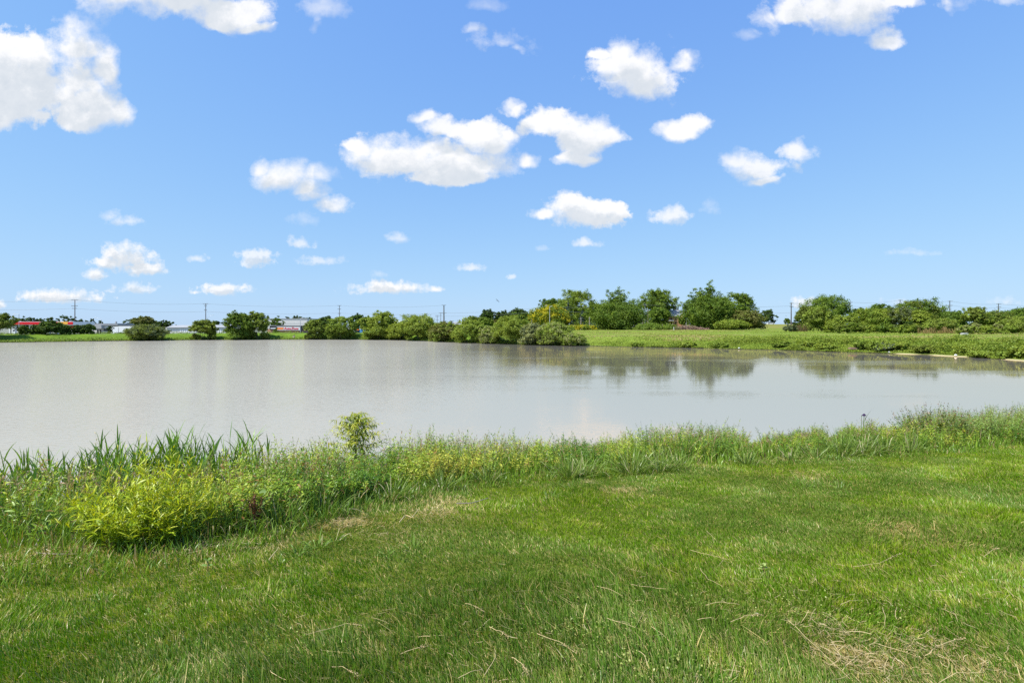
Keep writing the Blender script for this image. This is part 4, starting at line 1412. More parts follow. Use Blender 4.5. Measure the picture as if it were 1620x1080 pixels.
# person sitting by the water on the far bank
def seated_person():
    px = 465.4
    u = (px - 810) / F
    Y = float(far_y(u)) + 2.6
    X = u * Y
    g = gz(X, Y)
    root = tag(empty('person', (X, Y, g)), 'person in a black top and light trousers sitting on the far bank by the water', 'person')
    J = [(0, .05, .12), (0, .07, .36), (0, .04, .58), (0, .02, .70), (0, 0, .84),       # pelvis, chest, shoulders, neck, head
         (-.19, .04, .56), (-.25, -.10, .36), (-.16, -.34, .34),                         # left arm
         (.19, .04, .56), (.26, -.10, .36), (.16, -.34, .34),
         (-.10, .02, .12), (-.17, -.40, .42), (-.15, -.62, .02), (-.15, -.80, 0.0),
         (.10, .02, .12), (.18, -.40, .42), (.16, -.62, .02), (.16, -.80, 0.0)]
    E = [(0, 1), (1, 2), (2, 3), (3, 4), (2, 5), (5, 6), (6, 7), (2, 8), (8, 9), (9, 10), (0, 11), (11, 12), (12, 13), (13, 14), (0, 15), (15, 16), (16, 17), (17, 18)]
    rad = [.15, .15, .13, .06, .10, .07, .05, .035, .07, .05, .035, .10, .075, .05, .04, .10, .075, .05, .04]
    skin = solid('skin', (.50, .30, .22), .6)

    def body(name, keep, mat, grow):
        me = bpy.data.meshes.new(name)
        ids = sorted(keep); mp = {j: i for i, j in enumerate(ids)}
        me.from_pydata([J[j] for j in ids], [(mp[a], mp[b]) for a, b in E if a in mp and b in mp], [])
        o = bpy.data.objects.new(name, me); COL.objects.link(o); o.parent = root
        md = o.modifiers.new('skin', 'SKIN')
        for j, i in mp.items():
            me.skin_vertices[0].data[i].radius = (rad[j] + grow,) * 2
        me.skin_vertices[0].data[0].use_root = True
        ss = o.modifiers.new('sub', 'SUBSURF'); ss.levels = ss.render_levels = 1
        me.materials.append(mat)
    body('body', range(19), skin, 0)
    body('shirt', [0, 1, 2, 5, 6, 8, 9], M_BLACK, .02)
    body('trousers', [0, 11, 12, 13, 15, 16, 17], solid('pale_trousers', (.62, .50, .46), .8), .018)
    m = MB(); m.ball((0, .015, .875), (.105, .12, .11), 10, 7); m.build('hair', M_BLACK, root)


seated_person()


# birds
def bird(label, px, py, D, span, roll):
    p = P(px, py, D)
    root = empty('flying_bird', tuple(p), .6)
    root.rotation_euler = (0, roll, .5)
    tag(root, label, 'bird', 'birds in the air')
    L = span * .42
    m = MB()
    m.tube([(0, -L * .5, 0), (0, -L * .3, 0), (0, 0, 0), (0, L * .32, 0), (0, L * .62, -.01)], [L * .03, L * .09, L * .12, L * .07, L * .015], 7)
    m.ball((0, -L * .48, L * .03), L * .085, 7, 5)
    m.add([(-L * .06, L * .45, 0), (L * .06, L * .45, 0), (L * .13, L * .8, 0), (-L * .13, L * .8, 0), (0, L * .55, L * .03)], [(0, 1, 4), (1, 2, 4), (2, 3, 4), (3, 0, 4), (3, 2, 1, 0)])
    m.build('body', M_BLACK, root)
    for sgn in (-1, 1):
        m = MB()
        w = span / 2
        top = [(0, -L * .18), (.45, -L * .26), (1.0, L * .02)]
        bot = [(0, L * .14), (.45, L * .10), (.8, L * .12)]
        z = [0, .13 * w, .05 * w]
        vs = []
        for (a, ya), (b, yb), zz in zip(top, bot, z):
            vs += [(sgn * a * w, ya, zz + .01), (sgn * b * w, yb, zz + .01), (sgn * a * w, ya, zz - .01), (sgn * b * w, yb, zz - .01)]
        fs = []
        for k in (0, 4):
            fs += [(k, k + 1, k + 5, k + 4), (k + 2, k + 6, k + 7, k + 3), (k, k + 4, k + 6, k + 2), (k + 1, k + 3, k + 7, k + 5)]
        fs += [(0, 2, 3, 1), (8, 9, 11, 10)]
        m.add(vs, fs)
        m.build('wing', M_BLACK, root)


bird('dark bird banking with spread wings in the open sky over the rounded trees', 787, 475.5, 95, .95, .7)
bird('small dark bird low in the sky above the dark tree by the blue shed', 557, 499, 130, .6, .3)
bird('tiny dark bird in front of the layered cloud over the truck', 158, 441, 150, .55, -.4)
bird('small dark bird hovering above the hill crest beside the pole', 1243.5, 499.5, 150, .55, .2)
bird('small dark bird in the sky right by the thicket pole', 1349.5, 490.5, 150, .5, -.3)

#@@NEAR
# ------------------------------------------------------------------ near bank: mown lawn
def lawn():
    r = np.random.default_rng(5)
    n = 800000
    q = r.uniform(0, 1, n)
    Y = (math.sqrt(1.9) + q * (math.sqrt(15.5) - math.sqrt(1.9))) ** 2
    X = r.uniform(-1.22, 1.22, n) * Y + r.uniform(-.5, .5, n)
    Yl = edge_y(X)
    keep = Y < Yl + .25 * r.normal(0, 1, n)
    X, Y, Yl = X[keep], Y[keep], Yl[keep]
    n = len(X)
    z = ground_z(X, Y)
    big = fbm(X * .55, Y * .55, 211, 4)
    med = fbm(X * 2.2, Y * 2.2, 215, 3)
    tuft = fbm(X * 9, Y * 9, 219, 2)
    # dead thatch: along the unmown edge and in a few worn spots
    thatch = np.zeros(n)
    for (px, py, rr) in [(1330, 1035, .26), (1385, 1060, .26), (1440, 1020, .2), (1300, 1000, .2), (1520, 1040, .25), (545, 832, .45), (690, 815, .5), (620, 845, .4), (985, 778, .35), (1265, 752, .5), (310, 878, .4), (235, 885, .3), (60, 885, .6), (120, 895, .4), (20, 900, .5), (420, 860, .3), (1450, 845, .4), (705, 795, .3)]:
        cx, cy = lawn_point(px, py)
        thatch = np.maximum(thatch, np.exp(-((X - cx) ** 2 + (Y - cy) ** 2 * .8) / rr ** 2))
    edge_d = Yl - Y
    thatch = np.maximum(thatch, .5 * np.exp(-(edge_d / .55) ** 2) * sstep(.45, .6, med))
    thatch = thatch * (.45 + .9 * sstep(.3, .65, med))
    shag = sstep(.52, .72, fbm(X * .9 + 5, Y * .9, 231, 3))
    h = (.032 + .026 * med + .040 * shag * r.uniform(.2, 1, n)) * r.uniform(.6, 1.25, n) * (1.25 - .25 * sstep(2.6, 4.2, Y))
    h *= np.where(r.uniform(0, 1, n) < .02 + .04 * shag, r.uniform(1.3, 2.1, n), 1)
    h = h * (1 + np.clip(Y - 6, 0, 8) * .04)
    isdead = r.uniform(0, 1, n) < np.clip(.09 + .15 * sstep(.40, .65, tuft) + .55 * thatch, 0, .85)
    az = r.uniform(0, 2 * math.pi, n)
    wind = fbm(X * 1.3, Y * 1.3, 241, 2) * 6.28
    lean = r.uniform(.15, .75, n) + .45 * isdead
    dx = np.cos(az) * .6 + np.cos(wind) * .5
    dyy = np.sin(az) * .6 + np.sin(wind) * .5
    t = np.array([0, .5, 1.0])
    C = np.stack([X[:, None] + (dx * lean * h)[:, None] * t ** 1.6, Y[:, None] + (dyy * lean * h)[:, None] * t ** 1.6,
                  z[:, None] - .01 + (h * np.where(isdead, .75, 1))[:, None] * t * (1 - .18 * lean[:, None] * t)], -1)
    a2 = az + r.uniform(.5, 2.6, n)
    side = np.stack([np.cos(a2), np.sin(a2), r.normal(0, .15, n)], -1)
    w = (.0015 + .0009 * r.uniform(0, 1, n)) * np.sqrt(np.maximum(Y, 2.2) / 2.2)
    W = w[:, None] * np.array([.9, 1.0, .18])
    v, f = strips(C, side, W)
    g1 = np.array((.085, .212, .006)); g2 = np.array((.228, .350, .014)); g3 = np.array((.41, .47, .042)); g4 = np.array((.125, .225, .030))
    k = np.clip(sstep(.32, .66, big) * .6 + .52 * sstep(2.8, 6.0, Y) - .24 + r.normal(0, .17, n), 0, 1)[:, None]
    c = g1 * (1 - k) + g2 * k
    k3 = (sstep(.55, .75, tuft) * r.uniform(0, .9, n))[:, None]
    c = c * (1 - k3) + g3 * k3
    k4 = (sstep(.50, .66, fbm(X * .8 + 31, Y * .8, 251, 3)) * .7)[:, None]
    c = c * (1 - k4) + g4 * k4
    dead = np.array((.58, .46, .18)) * r.uniform(.5, 1.15, (n, 1))
    c = np.where(isdead[:, None], dead, c)
    c3 = np.repeat(c[:, None, :], 3, 1)
    cut = r.uniform(0, 1, n) < .30                      # mown tips have dried to straw
    c3[:, 2] = np.where(cut[:, None], np.array((.56, .49, .20)) * r.uniform(.6, 1.1, (n, 1)), c * 1.12)
    cc = np.repeat(c3, 2, 1).reshape(-1, 3)
    o = np_mesh('lawn_grass', v, f, M_GRASS, cc)
    tag(o, 'mown green lawn with yellowed patches in front of the pond bank', 'grass', kind='stuff')


lawn()


def limit_top(X, Y):
    """how tall growth may stand on the bank so that the open water shows above it, as it does in the photograph"""
    px = 810 + F * X / np.maximum(Y, .5)
    yt = np.interp(px, [-200, 0, 200, 420, 520, 545, 590, 620, 660, 750, 850, 950, 1050, 1100, 1200, 1300, 1400, 1450, 1520, 1560, 1620, 1800],
                   [740, 732, 730, 708, 704, 722, 722, 706, 682, 684, 702, 692, 684, 676, 690, 690, 676, 658, 648, 634, 626, 614])
    yt = yt + 34 * (fbm(px * .022, px * 0, 301, 3) - .5) + 26 * (fbm(px * .09, px * 0, 303, 2) - .5)
    return EYE - (yt - HOR) / F * Y - ground_z(X, Y)


def bank_points(r, n, tmin=-.02, tmax=.98, umin=-1.25, umax=1.25, power=1.0):
    m = n * 3
    u = r.uniform(umin, umax, m)
    # walk out along each line of sight until the bank is reached
    Yg = np.linspace(2.5, 40, 400)
    ug = np.linspace(umin, umax, 300)
    YY, UU = np.meshgrid(Yg, ug)
    tt = (YY - edge_y(UU * YY)) / np.maximum(shore_y(UU * YY) - edge_y(UU * YY), .5)
    Y = np.empty(m)
    t = tmin + (tmax - tmin) * r.uniform(0, 1, m) ** power
    iu = np.clip(((u - umin) / (umax - umin) * 299).astype(int), 0, 299)
    mono = np.maximum.accumulate(tt, 1)
    for j in range(300):
        sel = iu == j
        Y[sel] = np.interp(t[sel], mono[j], Yg)
    ok = (Y > 2.6) & (Y < 39)
    u, Y, t = u[ok], Y[ok], t[ok]
    return (u * Y)[:n], Y[:n], t[:n]


def bank_grass():
    r = np.random.default_rng(7)
    X, Y, t = bank_points(r, 46000, -.12, .95, power=1.25)
    n = len(X)
    lim = limit_top(X, Y)
    clump = fbm(X * 1.1, Y * 1.1, 311, 3)
    h = (.22 + .75 * clump ** 1.4) * r.uniform(.4, 1.1, n) * (.28 + .82 * sstep(-.10, .16, t))
    h = np.minimum(h, np.maximum(lim * r.uniform(.6, 1.08, n), .07))
    px = 810 + F * X / Y
    h = h * np.where((px < 440) & (t > .25), .62, 1)
    z = ground_z(X, Y)
    az = r.uniform(0, 2 * math.pi, n)
    lean = r.uniform(.1, .8, n) ** 1.3 * h
    K = 5
    s = np.linspace(0, 1, K)
    C = np.stack([X[:, None] + (np.cos(az) * lean)[:, None] * s ** 2.2, Y[:, None] + (np.sin(az) * lean)[:, None] * s ** 2.2,
                  z[:, None] - .02 + h[:, None] * (s - .22 * (lean / h)[:, None] * s ** 3)], -1)
    a2 = az + math.pi / 2 + r.normal(0, .5, n)
    side = np.stack([np.cos(a2), np.sin(a2), np.zeros(n)], -1)
    w = r.uniform(.0026, .0060, n) * np.sqrt(np.maximum(Y, 4) / 5)
    W = w[:, None] * np.array([.8, 1, .9, .6, .1])
    v, f = strips(C, side, W)
    k = r.beta(2, 2, n)[:, None]
    c = np.array((.075, .175, .010)) * (1 - k) + np.array((.24, .36, .036)) * k
    blue = (sstep(.5, .7, clump) * .6)[:, None]
    c = c * (1 - blue) + np.array((.10, .20, .03)) * blue
    dead = (r.uniform(0, 1, n) < .10)[:, None]
    c = np.where(dead, np.array((.42, .32, .15)) * r.uniform(.6, 1.15, (n, 1)), c)
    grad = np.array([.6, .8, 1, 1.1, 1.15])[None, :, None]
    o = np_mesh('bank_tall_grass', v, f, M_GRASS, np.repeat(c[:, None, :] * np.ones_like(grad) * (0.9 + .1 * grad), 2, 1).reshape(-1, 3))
    tag(o, 'tall uncut grass on the near bank between lawn and water', 'grass', kind='stuff')


bank_grass()


def leaves(base, d, length, width, droop, K=4):
    """lance-shaped leaves: centre line leaves base along d and bends down"""
    n = len(base)
    s = np.linspace(0, 1, K)
    C = base[:, None, :] + d[:, None, :] * (length[:, None] * s)[..., None]
    C[:, :, 2] -= (droop * length)[:, None] * s ** 2
    side = unit(np.cross(d, np.array((0, 0, 1.0))) + 1e-6)
    roll = rng.normal(0, .5, n)[:, None]
    up = np.cross(side, d)
    side = unit(side * np.cos(roll) + up * np.sin(roll))
    prof = {3: [.25, 1, .06], 4: [.25, 1, .8, .06], 5: [.2, .85, 1, .6, .05]}[K]
    return strips(C, side, width[:, None] * np.array(prof))


def stems(r, B, h, lean, K=6, wob=.03):
    """curved stalks from points B; returns centre lines (N,K,3)"""
    n = len(B)
    s = np.linspace(0, 1, K)
    az = np.arctan2(lean[:, 1], lean[:, 0])
    mag = np.linalg.norm(lean, axis=1)
    C = B[:, None, :] + np.stack([(np.cos(az) * mag)[:, None] * s ** 1.5, (np.sin(az) * mag)[:, None] * s ** 1.5, h[:, None] * s * np.ones((n, 1))], -1)
    C[:, 1:, :2] += np.cumsum(r.normal(0, 1, (n, K - 1, 2)), 1) * wob * h[:, None, None] / K
    return C


def leafy(r, B, h, lean, per, L, Wd, droop, f0=.2, K=6, up=(.2, .8), tipdroop=0.0, wob=.1, LK=4):
    """stalks with leaves; returns (stem verts, faces), (leaf verts, faces, stem index, place along the stem)"""
    n = len(B)
    C = stems(r, B, h, lean, K, wob)
    if tipdroop:
        s = np.linspace(0, 1, K)
        C[:, :, 2] -= tipdroop * h[:, None] * s ** 4
    a = r.uniform(0, math.pi, n)
    side = np.stack([np.cos(a), np.sin(a), np.zeros(n)], -1)
    sw = (.0022 + .0022 * h)[:, None] * np.linspace(1, .3, K)
    sv, sf = strips(C, side, sw)
    idx = np.repeat(np.arange(n), per)
    m = len(idx)
    fr = np.tile((np.arange(per) + .5) / per, n)
    fr = f0 + (1 - f0) * np.clip(fr + r.normal(0, .02, m), 0, .999)
    pos = fr * (K - 1)
    i0 = np.minimum(pos.astype(int), K - 2)
    ff = (pos - i0)[:, None]
    b = C[idx, i0] * (1 - ff) + C[idx, i0 + 1] * ff
    tng = unit(C[idx, i0 + 1] - C[idx, i0])
    ph = np.tile(np.arange(per) * 2.4, n) + np.repeat(r.uniform(0, 6.3, n), per) + r.normal(0, .4, m)
    e = r.uniform(up[0], up[1], m) + .35 * (fr > .9)
    d = np.stack([np.cos(ph) * np.cos(e), np.sin(ph) * np.cos(e), np.sin(e)], -1)
    d = unit(d + tng * .35)
    ln = L * r.uniform(.6, 1.2, m) * (1 - .45 * np.clip((fr - .75) / .25, 0, 1))
    lv, lf = leaves(b, d, ln, Wd * r.uniform(.7, 1.25, m) * (ln / L), np.full(m, droop) * r.uniform(.4, 1.5, m), LK)
    return (sv, sf), (lv, lf, idx, fr)


def merge(parts):
    vs, fs, cs, b = [], [], [], 0
    for v, f, c in parts:
        vs.append(v); fs.append(f + b); cs.append(c); b += len(v)
    return np.concatenate(vs), np.concatenate(fs), np.concatenate(cs)


def ramp(k, *cols):
    cols = np.array(cols)
    x = np.clip(k, 0, 1) * (len(cols) - 1)
    i = np.minimum(x.astype(int), len(cols) - 2)
    t = (x - i)[:, None]
    return cols[i] * (1 - t) + cols[i + 1] * t


CLEAR = []


def in_clear(X, Y):
    hit = np.zeros(len(X), bool)
    for (cx, cy, rr) in CLEAR:
        hit |= (X - cx) ** 2 + (Y - cy) ** 2 < rr ** 2
    return hit


for _px, _py, _dy, _r in ((222, 862, .0, .55), (1492, 703, .10, 1.25), (1560, 700, .9, 1.0), (1632, 700, .9, 1.0)):
    _Y = np.linspace(2, 30, 1500)
    _i = int(np.argmax(ground_z((_px - 810) / F * _Y, _Y) >= EYE - (_py - HOR) / F * _Y))
    CLEAR.append(((_px - 810) / F * _Y[_i], _Y[_i] + _dy, _r))


def bank_weeds():
    r = np.random.default_rng(9)
    X, Y, t = bank_points(r, 13000, .0, .99, power=1.0)
    px = 810 + F * X / Y
    lim = limit_top(X, Y)
    dens = .25 + .75 * sstep(.40, .58, fbm(X * .7, Y * .7, 321, 3))
    dens = dens * np.interp(px, [-200, 60, 330, 430, 700, 850, 1000, 1300, 1420, 1620], [.35, .3, .4, 1, 1, .75, .65, .55, .8, .9])
    ok = (r.uniform(0, 1, len(X)) < dens) & (lim > .12) & ~in_clear(X, Y)
    X, Y, t, lim = X[ok], Y[ok], t[ok], lim[ok]
    n = len(X)
    h = np.minimum(r.uniform(.45, 1.15, n), lim * (.72 + .84 * fbm(X * 1.5, Y * 1.5, 327, 3)) * r.uniform(.75, 1.12, n))
    h = h * np.where((px[ok] < 440) & (t > .30), .60, 1)
    h = np.maximum(h * (.55 + .45 * sstep(0, .22, t)), .1)
    B = np.stack([X, Y, ground_z(X, Y)], -1)
    az = r.uniform(0, 6.3, n)
    lean = np.stack([np.cos(az), np.sin(az)], -1) * (h * r.uniform(.05, .35, n))[:, None]
    per = 34
    (sv, sf), (lv, lf, idx, fr) = leafy(r, B, h, lean, per, .095, .0085, .45, .15, 6, (.0, .8), .06)
    big = 1 + .04 * np.clip(Y - 6, 0, 12)
    c0 = ramp(np.clip(fbm(X * .9, Y * .9, 331, 3) * 2.2 - .6 + r.normal(0, .20, n) - .26 * sstep(820, 960, px[ok]), 0, 1)[idx], (.085, .19, .014), (.21, .33, .026), (.37, .47, .045), (.44, .44, .06))
    c = c0 * (.75 + .5 * r.uniform(0, 1, (len(idx), 1)))
    red = (r.uniform(0, 1, len(idx)) < .06)[:, None]
    c = np.where(red, np.array((.30, .15, .05)), c)
    sc = np.where(r.uniform(0, 1, (n, 1)) < .45, np.array((.27, .13, .065)), np.array((.20, .20, .06)))
    v, f, cc = merge([(sv, sf, np.repeat(sc, 12, 0)), (lv, lf, np.repeat(c, 8, 0))])
    o = np_mesh('bank_weeds', v, f, M_LEAF, cc)
    tag(o, 'tangle of leafy willow herb and weeds along the near bank', 'undergrowth', kind='stuff')


bank_weeds()


def seed_heads():
    """pinkish and straw-coloured grass panicles"""
    r = np.random.default_rng(13)
    X, Y, t = bank_points(r, 4600, .08, .98)
    px = 810 + F * X / Y
    w_ = np.interp(px, [-200, 0, 350, 420, 800, 1000, 1180, 1300, 1480, 1620], [.6, .6, .4, .7, .5, .4, .8, 1, .9, .4])
    lim = limit_top(X, Y)
    ok = (r.uniform(0, 1, len(X)) < w_) & (lim > .15) & ~in_clear(X, Y)
    X, Y, lim = X[ok], Y[ok], lim[ok]
    n = len(X)
    h = np.maximum(np.minimum(r.uniform(.55, 1.1, n), lim * r.uniform(.8, 1.12, n)), .12)
    B = np.stack([X, Y, ground_z(X, Y)], -1)
    az = r.uniform(0, 6.3, n)
    lean = np.stack([np.cos(az), np.sin(az)], -1) * (h * r.uniform(.05, .4, n))[:, None]
    (sv, sf), (lv, lf, idx, fr) = leafy(r, B, h, lean, 18, .042, .0040, .3, .70, 6, (.5, 1.3), .1, LK=3)
    col = np.where(r.uniform(0, 1, (n, 1)) < .6, np.array((.44, .25, .19)), np.array((.48, .38, .21)))
    st = np.where(r.uniform(0, 1, (n, 1)) < .5, np.array((.20, .22, .06)), np.array((.32, .26, .11)))
    v, f, cc = merge([(sv, sf, np.repeat(st, 12, 0)), (lv, lf, np.repeat(col[idx] * r.uniform(.7, 1.2, (len(idx), 1)), 6, 0))])
    o = np_mesh('seeding_grass', v, f, M_LEAF, cc)
    tag(o, 'pinkish and straw coloured grass seed heads above the near bank', 'grass', kind='stuff')


seed_heads()


# ------------------------------------------------------------------ plants of the near bank that stand out one by one
def near_base(px, py):
    """where the line of sight through a point of the photograph meets the ground on this side of the pond"""
    Yg = np.linspace(2, 30, 1500)
    Xg = (px - 810) / F * Yg
    ray = EYE - (py - HOR) / F * Yg
    z = ground_z(Xg, Yg)
    i = int(np.argmax(z >= ray))
    return float(Xg[i]), float(Yg[i])


def leafy_plant(name, cat, label, B, h, lean, per, L, Wd, droop, cols, seed, f0=.15, up=(.0, .8), tipdroop=.0, stemcol=(.2, .2, .06), origin=None, tipcol=None, LK=4, wob=.1):
    r = np.random.default_rng(seed)
    o0 = np.array(origin)
    root = empty(name, tuple(o0))
    tag(root, label, cat)
    (sv, sf), (lv, lf, idx, fr) = leafy(r, B - o0, h, lean, per, L, Wd, droop, f0, 7, up, tipdroop, wob, LK)
    c = ramp(np.clip(fr + r.normal(0, .20, len(fr)), 0, 1), *cols) * r.uniform(.75, 1.2, (len(fr), 1))
    if tipcol is not None:
        k = ((fr > .86) & (r.uniform(0, 1, len(fr)) < .5))[:, None]
        c = np.where(k, np.array(tipcol) * r.uniform(.8, 1.1, (len(fr), 1)), c)
    np_mesh('stems', sv, sf, M_LEAF, np.repeat(np.tile(np.array(stemcol), (len(h), 1)) * r.uniform(.7, 1.2, (len(h), 1)), 14, 0), root)
    np_mesh('foliage', lv, lf, M_LEAF, np.repeat(c, 2 * LK, 0), root)
    return root


def shrub_bases(r, x, y, spread, n):
    a = r.uniform(0, 6.3, n); q = np.sqrt(r.uniform(0, 1, n)) * spread
    X, Y = x + np.cos(a) * q, y + np.sin(a) * q * .8
    return np.stack([X, Y, ground_z(X, Y) - .02], -1), a, q / spread


# bright willow shrub on the lawn edge
r_ = np.random.default_rng(41)
x, y = near_base(222, 862)
y += .12
B, a, q = shrub_bases(r_, x, y, .40, 190)
h = .95 * (1 - .50 * q ** 1.5) * r_.uniform(.5, 1.08, 190)
lean = np.stack([np.cos(a), np.sin(a) * .8], -1) * (q * .27 + r_.uniform(0, .09, 190))[:, None]
leafy_plant('willow_shrub', 'shrub', 'bright yellow green willow shrub with narrow leaves on the near lawn edge', B, h, lean, 30, .120, .0062, .30,
            [(.10, .20, .006), (.24, .36, .010), (.38, .48, .014), (.50, .52, .018)], 42, f0=.10, up=(.1, 1.0), origin=(x, y, gz(x, y)), stemcol=(.25, .2, .05))
# low arm of the same kind to its side, a second bush
x, y = near_base(338, 832)
y += .5
B, a, q = shrub_bases(r_, x, y, .25, 46)
h = .52 * (1 - .4 * q) * r_.uniform(.6, 1.1, 46)
lean = np.stack([np.cos(a), np.sin(a)], -1) * (q * .2 + .05)[:, None]
leafy_plant('willow_shrub', 'shrub', 'smaller yellow green willow tucked behind the bright shrub on its pond side', B, h, lean, 26, .095, .0055, .35,
            [(.10, .17, .010), (.20, .27, .018), (.33, .35, .03)], 43, f0=.15, origin=(x, y, gz(x, y)), stemcol=(.25, .2, .05))

# willow sapling at the water
def sapling():
    r = np.random.default_rng(51)
    Y = 10.6
    X = (563 - 810) / F * Y
    g = gz(X, Y)
    H = EYE - (657 - HOR) / F * Y - g
    root = empty('willow_sapling', (X, Y, g))
    tag(root, 'young willow with drooping bronze tipped leaves standing against the water', 'sapling')
    tr = np.array([(0, 0, -.05), (.01, 0, H * .35), (-.01, .01, H * .65), (.0, 0, H * .97)])
    m = MB(); m.tube(tr, [.016, .013, .009, .003], 6); m.build('trunk', M_STEM, root)
    n = 84
    fr = np.linspace(.25, .98, n)
    z = H * fr
    a = np.arange(n) * 2.4 + r.normal(0, .3, n)
    B = np.stack([np.interp(z, tr[:, 2], tr[:, 0]), np.zeros(n), z], -1)
    ln = 1.2 * (1 - .76 * (fr - .18) / .8) * r.uniform(.75, 1.2, n)
    lean = np.stack([np.cos(a), np.sin(a)], -1) * (ln * 1.0)[:, None]
    h = ln * r.uniform(.30, .65, n)
    (sv, sf), (lv, lf, idx, f2) = leafy(r, B, h, lean, 30, .115, .0115, .75, .15, 6, (-.5, .45), .25, .1, 5)
    c = ramp(np.clip(f2 + r.normal(0, .25, len(f2)), 0, 1), (.13, .21, .016), (.23, .31, .022), (.36, .42, .03), (.46, .43, .05)) * r.uniform(.75, 1.2, (len(f2), 1))
    np_mesh('branches', sv, sf, M_LEAF, np.tile((.22, .13, .05), (len(sv), 1)), root)
    np_mesh('foliage', lv, lf, M_LEAF, np.repeat(c, 10, 0), root)


sapling()

# dark shrub with yellow lower leaves and the grey-green willow at the end of the bank
r_ = np.random.default_rng(61)
x, y = near_base(1492, 703)
y += .35
B, a, q = shrub_bases(r_, x, y, .66, 150)
h = 1.22 * (1 - .4 * q ** 2) * r_.uniform(.5, 1.08, 150)
lean = np.stack([np.cos(a), np.sin(a)], -1) * (q * .45 + r_.uniform(0, .15, 150))[:, None]
leafy_plant('mixed_shrub', 'shrub', 'dark twiggy shrub with yellow leaves low down, at the far end of the near bank', B, h, lean, 30, .075, .017, .35,
            [(.50, .52, .02), (.36, .42, .02), (.065, .125, .014), (.065, .12, .02), (.14, .19, .035)], 62, f0=.12, origin=(x, y, gz(x, y)), stemcol=(.20, .09, .05), tipcol=(.28, .14, .05))
for (px, py, w_, hh, sd, lab) in ((1562, 700, .9, 1.30, 63, 'grey green feathery willow with pale drooping tips behind the dark twiggy shrub'), (1630, 702, 1.0, 1.45, 64, 'largest grey green willow at the far end of the near bank')):
    x, y = near_base(px, py)
    y += .9
    B, a, q = shrub_bases(r_, x, y, w_, 150)
    h = hh * (1 - .35 * q ** 2) * r_.uniform(.55, 1.08, 150)
    h = np.minimum(h, np.maximum(limit_top(B[:, 0], B[:, 1]) * r_.uniform(.85, 1.05, 150), .2))
    lean = np.stack([np.cos(a) * .5 + .25, np.sin(a) * .4], -1) * (.25 + q * .4)[:, None]
    leafy_plant('willow_shrub', 'shrub', lab, B, h, lean, 30, .105, .0075, .6,
                [(.085, .17, .022), (.15, .26, .04), (.24, .36, .075), (.33, .42, .12)], sd, f0=.12, up=(-.3, .7), tipdroop=.12, origin=(x, y, gz(x, y)), stemcol=(.25, .15, .08))

# single tall stalks of weed against the water
GS = 'tall weed stalks against the water'
for i, (px, yt, D) in enumerate([(112, 695, 9.0), (160, 675, 9.2), (95, 712, 8.6), (645, 690, 11.2), (655, 682, 11.6), (722, 676, 11.8), (743, 682, 11.6), (768, 680, 12.0), (885, 694, 12.5), (960, 689, 12.8), (1020, 672, 13.5), (1047, 664, 14), (1097, 664, 13.6), (1105, 668, 13.8), (1180, 672, 15), (1310, 668, 15.5), (1395, 668, 15), (1440, 650, 15)]):
    X = (px - 810) / F * D
    g = gz(X, D)
    H = max(EYE - (yt - HOR) / F * D - g, .3)
    rr = np.random.default_rng(400 + i)
    B = np.array([(X, D, g), (X + .06, D + .05, g)])
    h = np.array([H, H * .82])
    lean = rr.normal(0, .10, (2, 2)) * H
    o = leafy_plant('weed_stalk', 'plant', 'thin leafy weed stalk rising above the bank growth against the water', B, h, lean, 24, .13, .0085, .5,
                    [(.10, .17, .025), (.16, .22, .03), (.24, .27, .06), (.34, .26, .10)], 420 + i, f0=.35, up=(.1, .9), tipdroop=.07, origin=(X, D, g), stemcol=(.24, .13, .07))
    o['group'] = GS


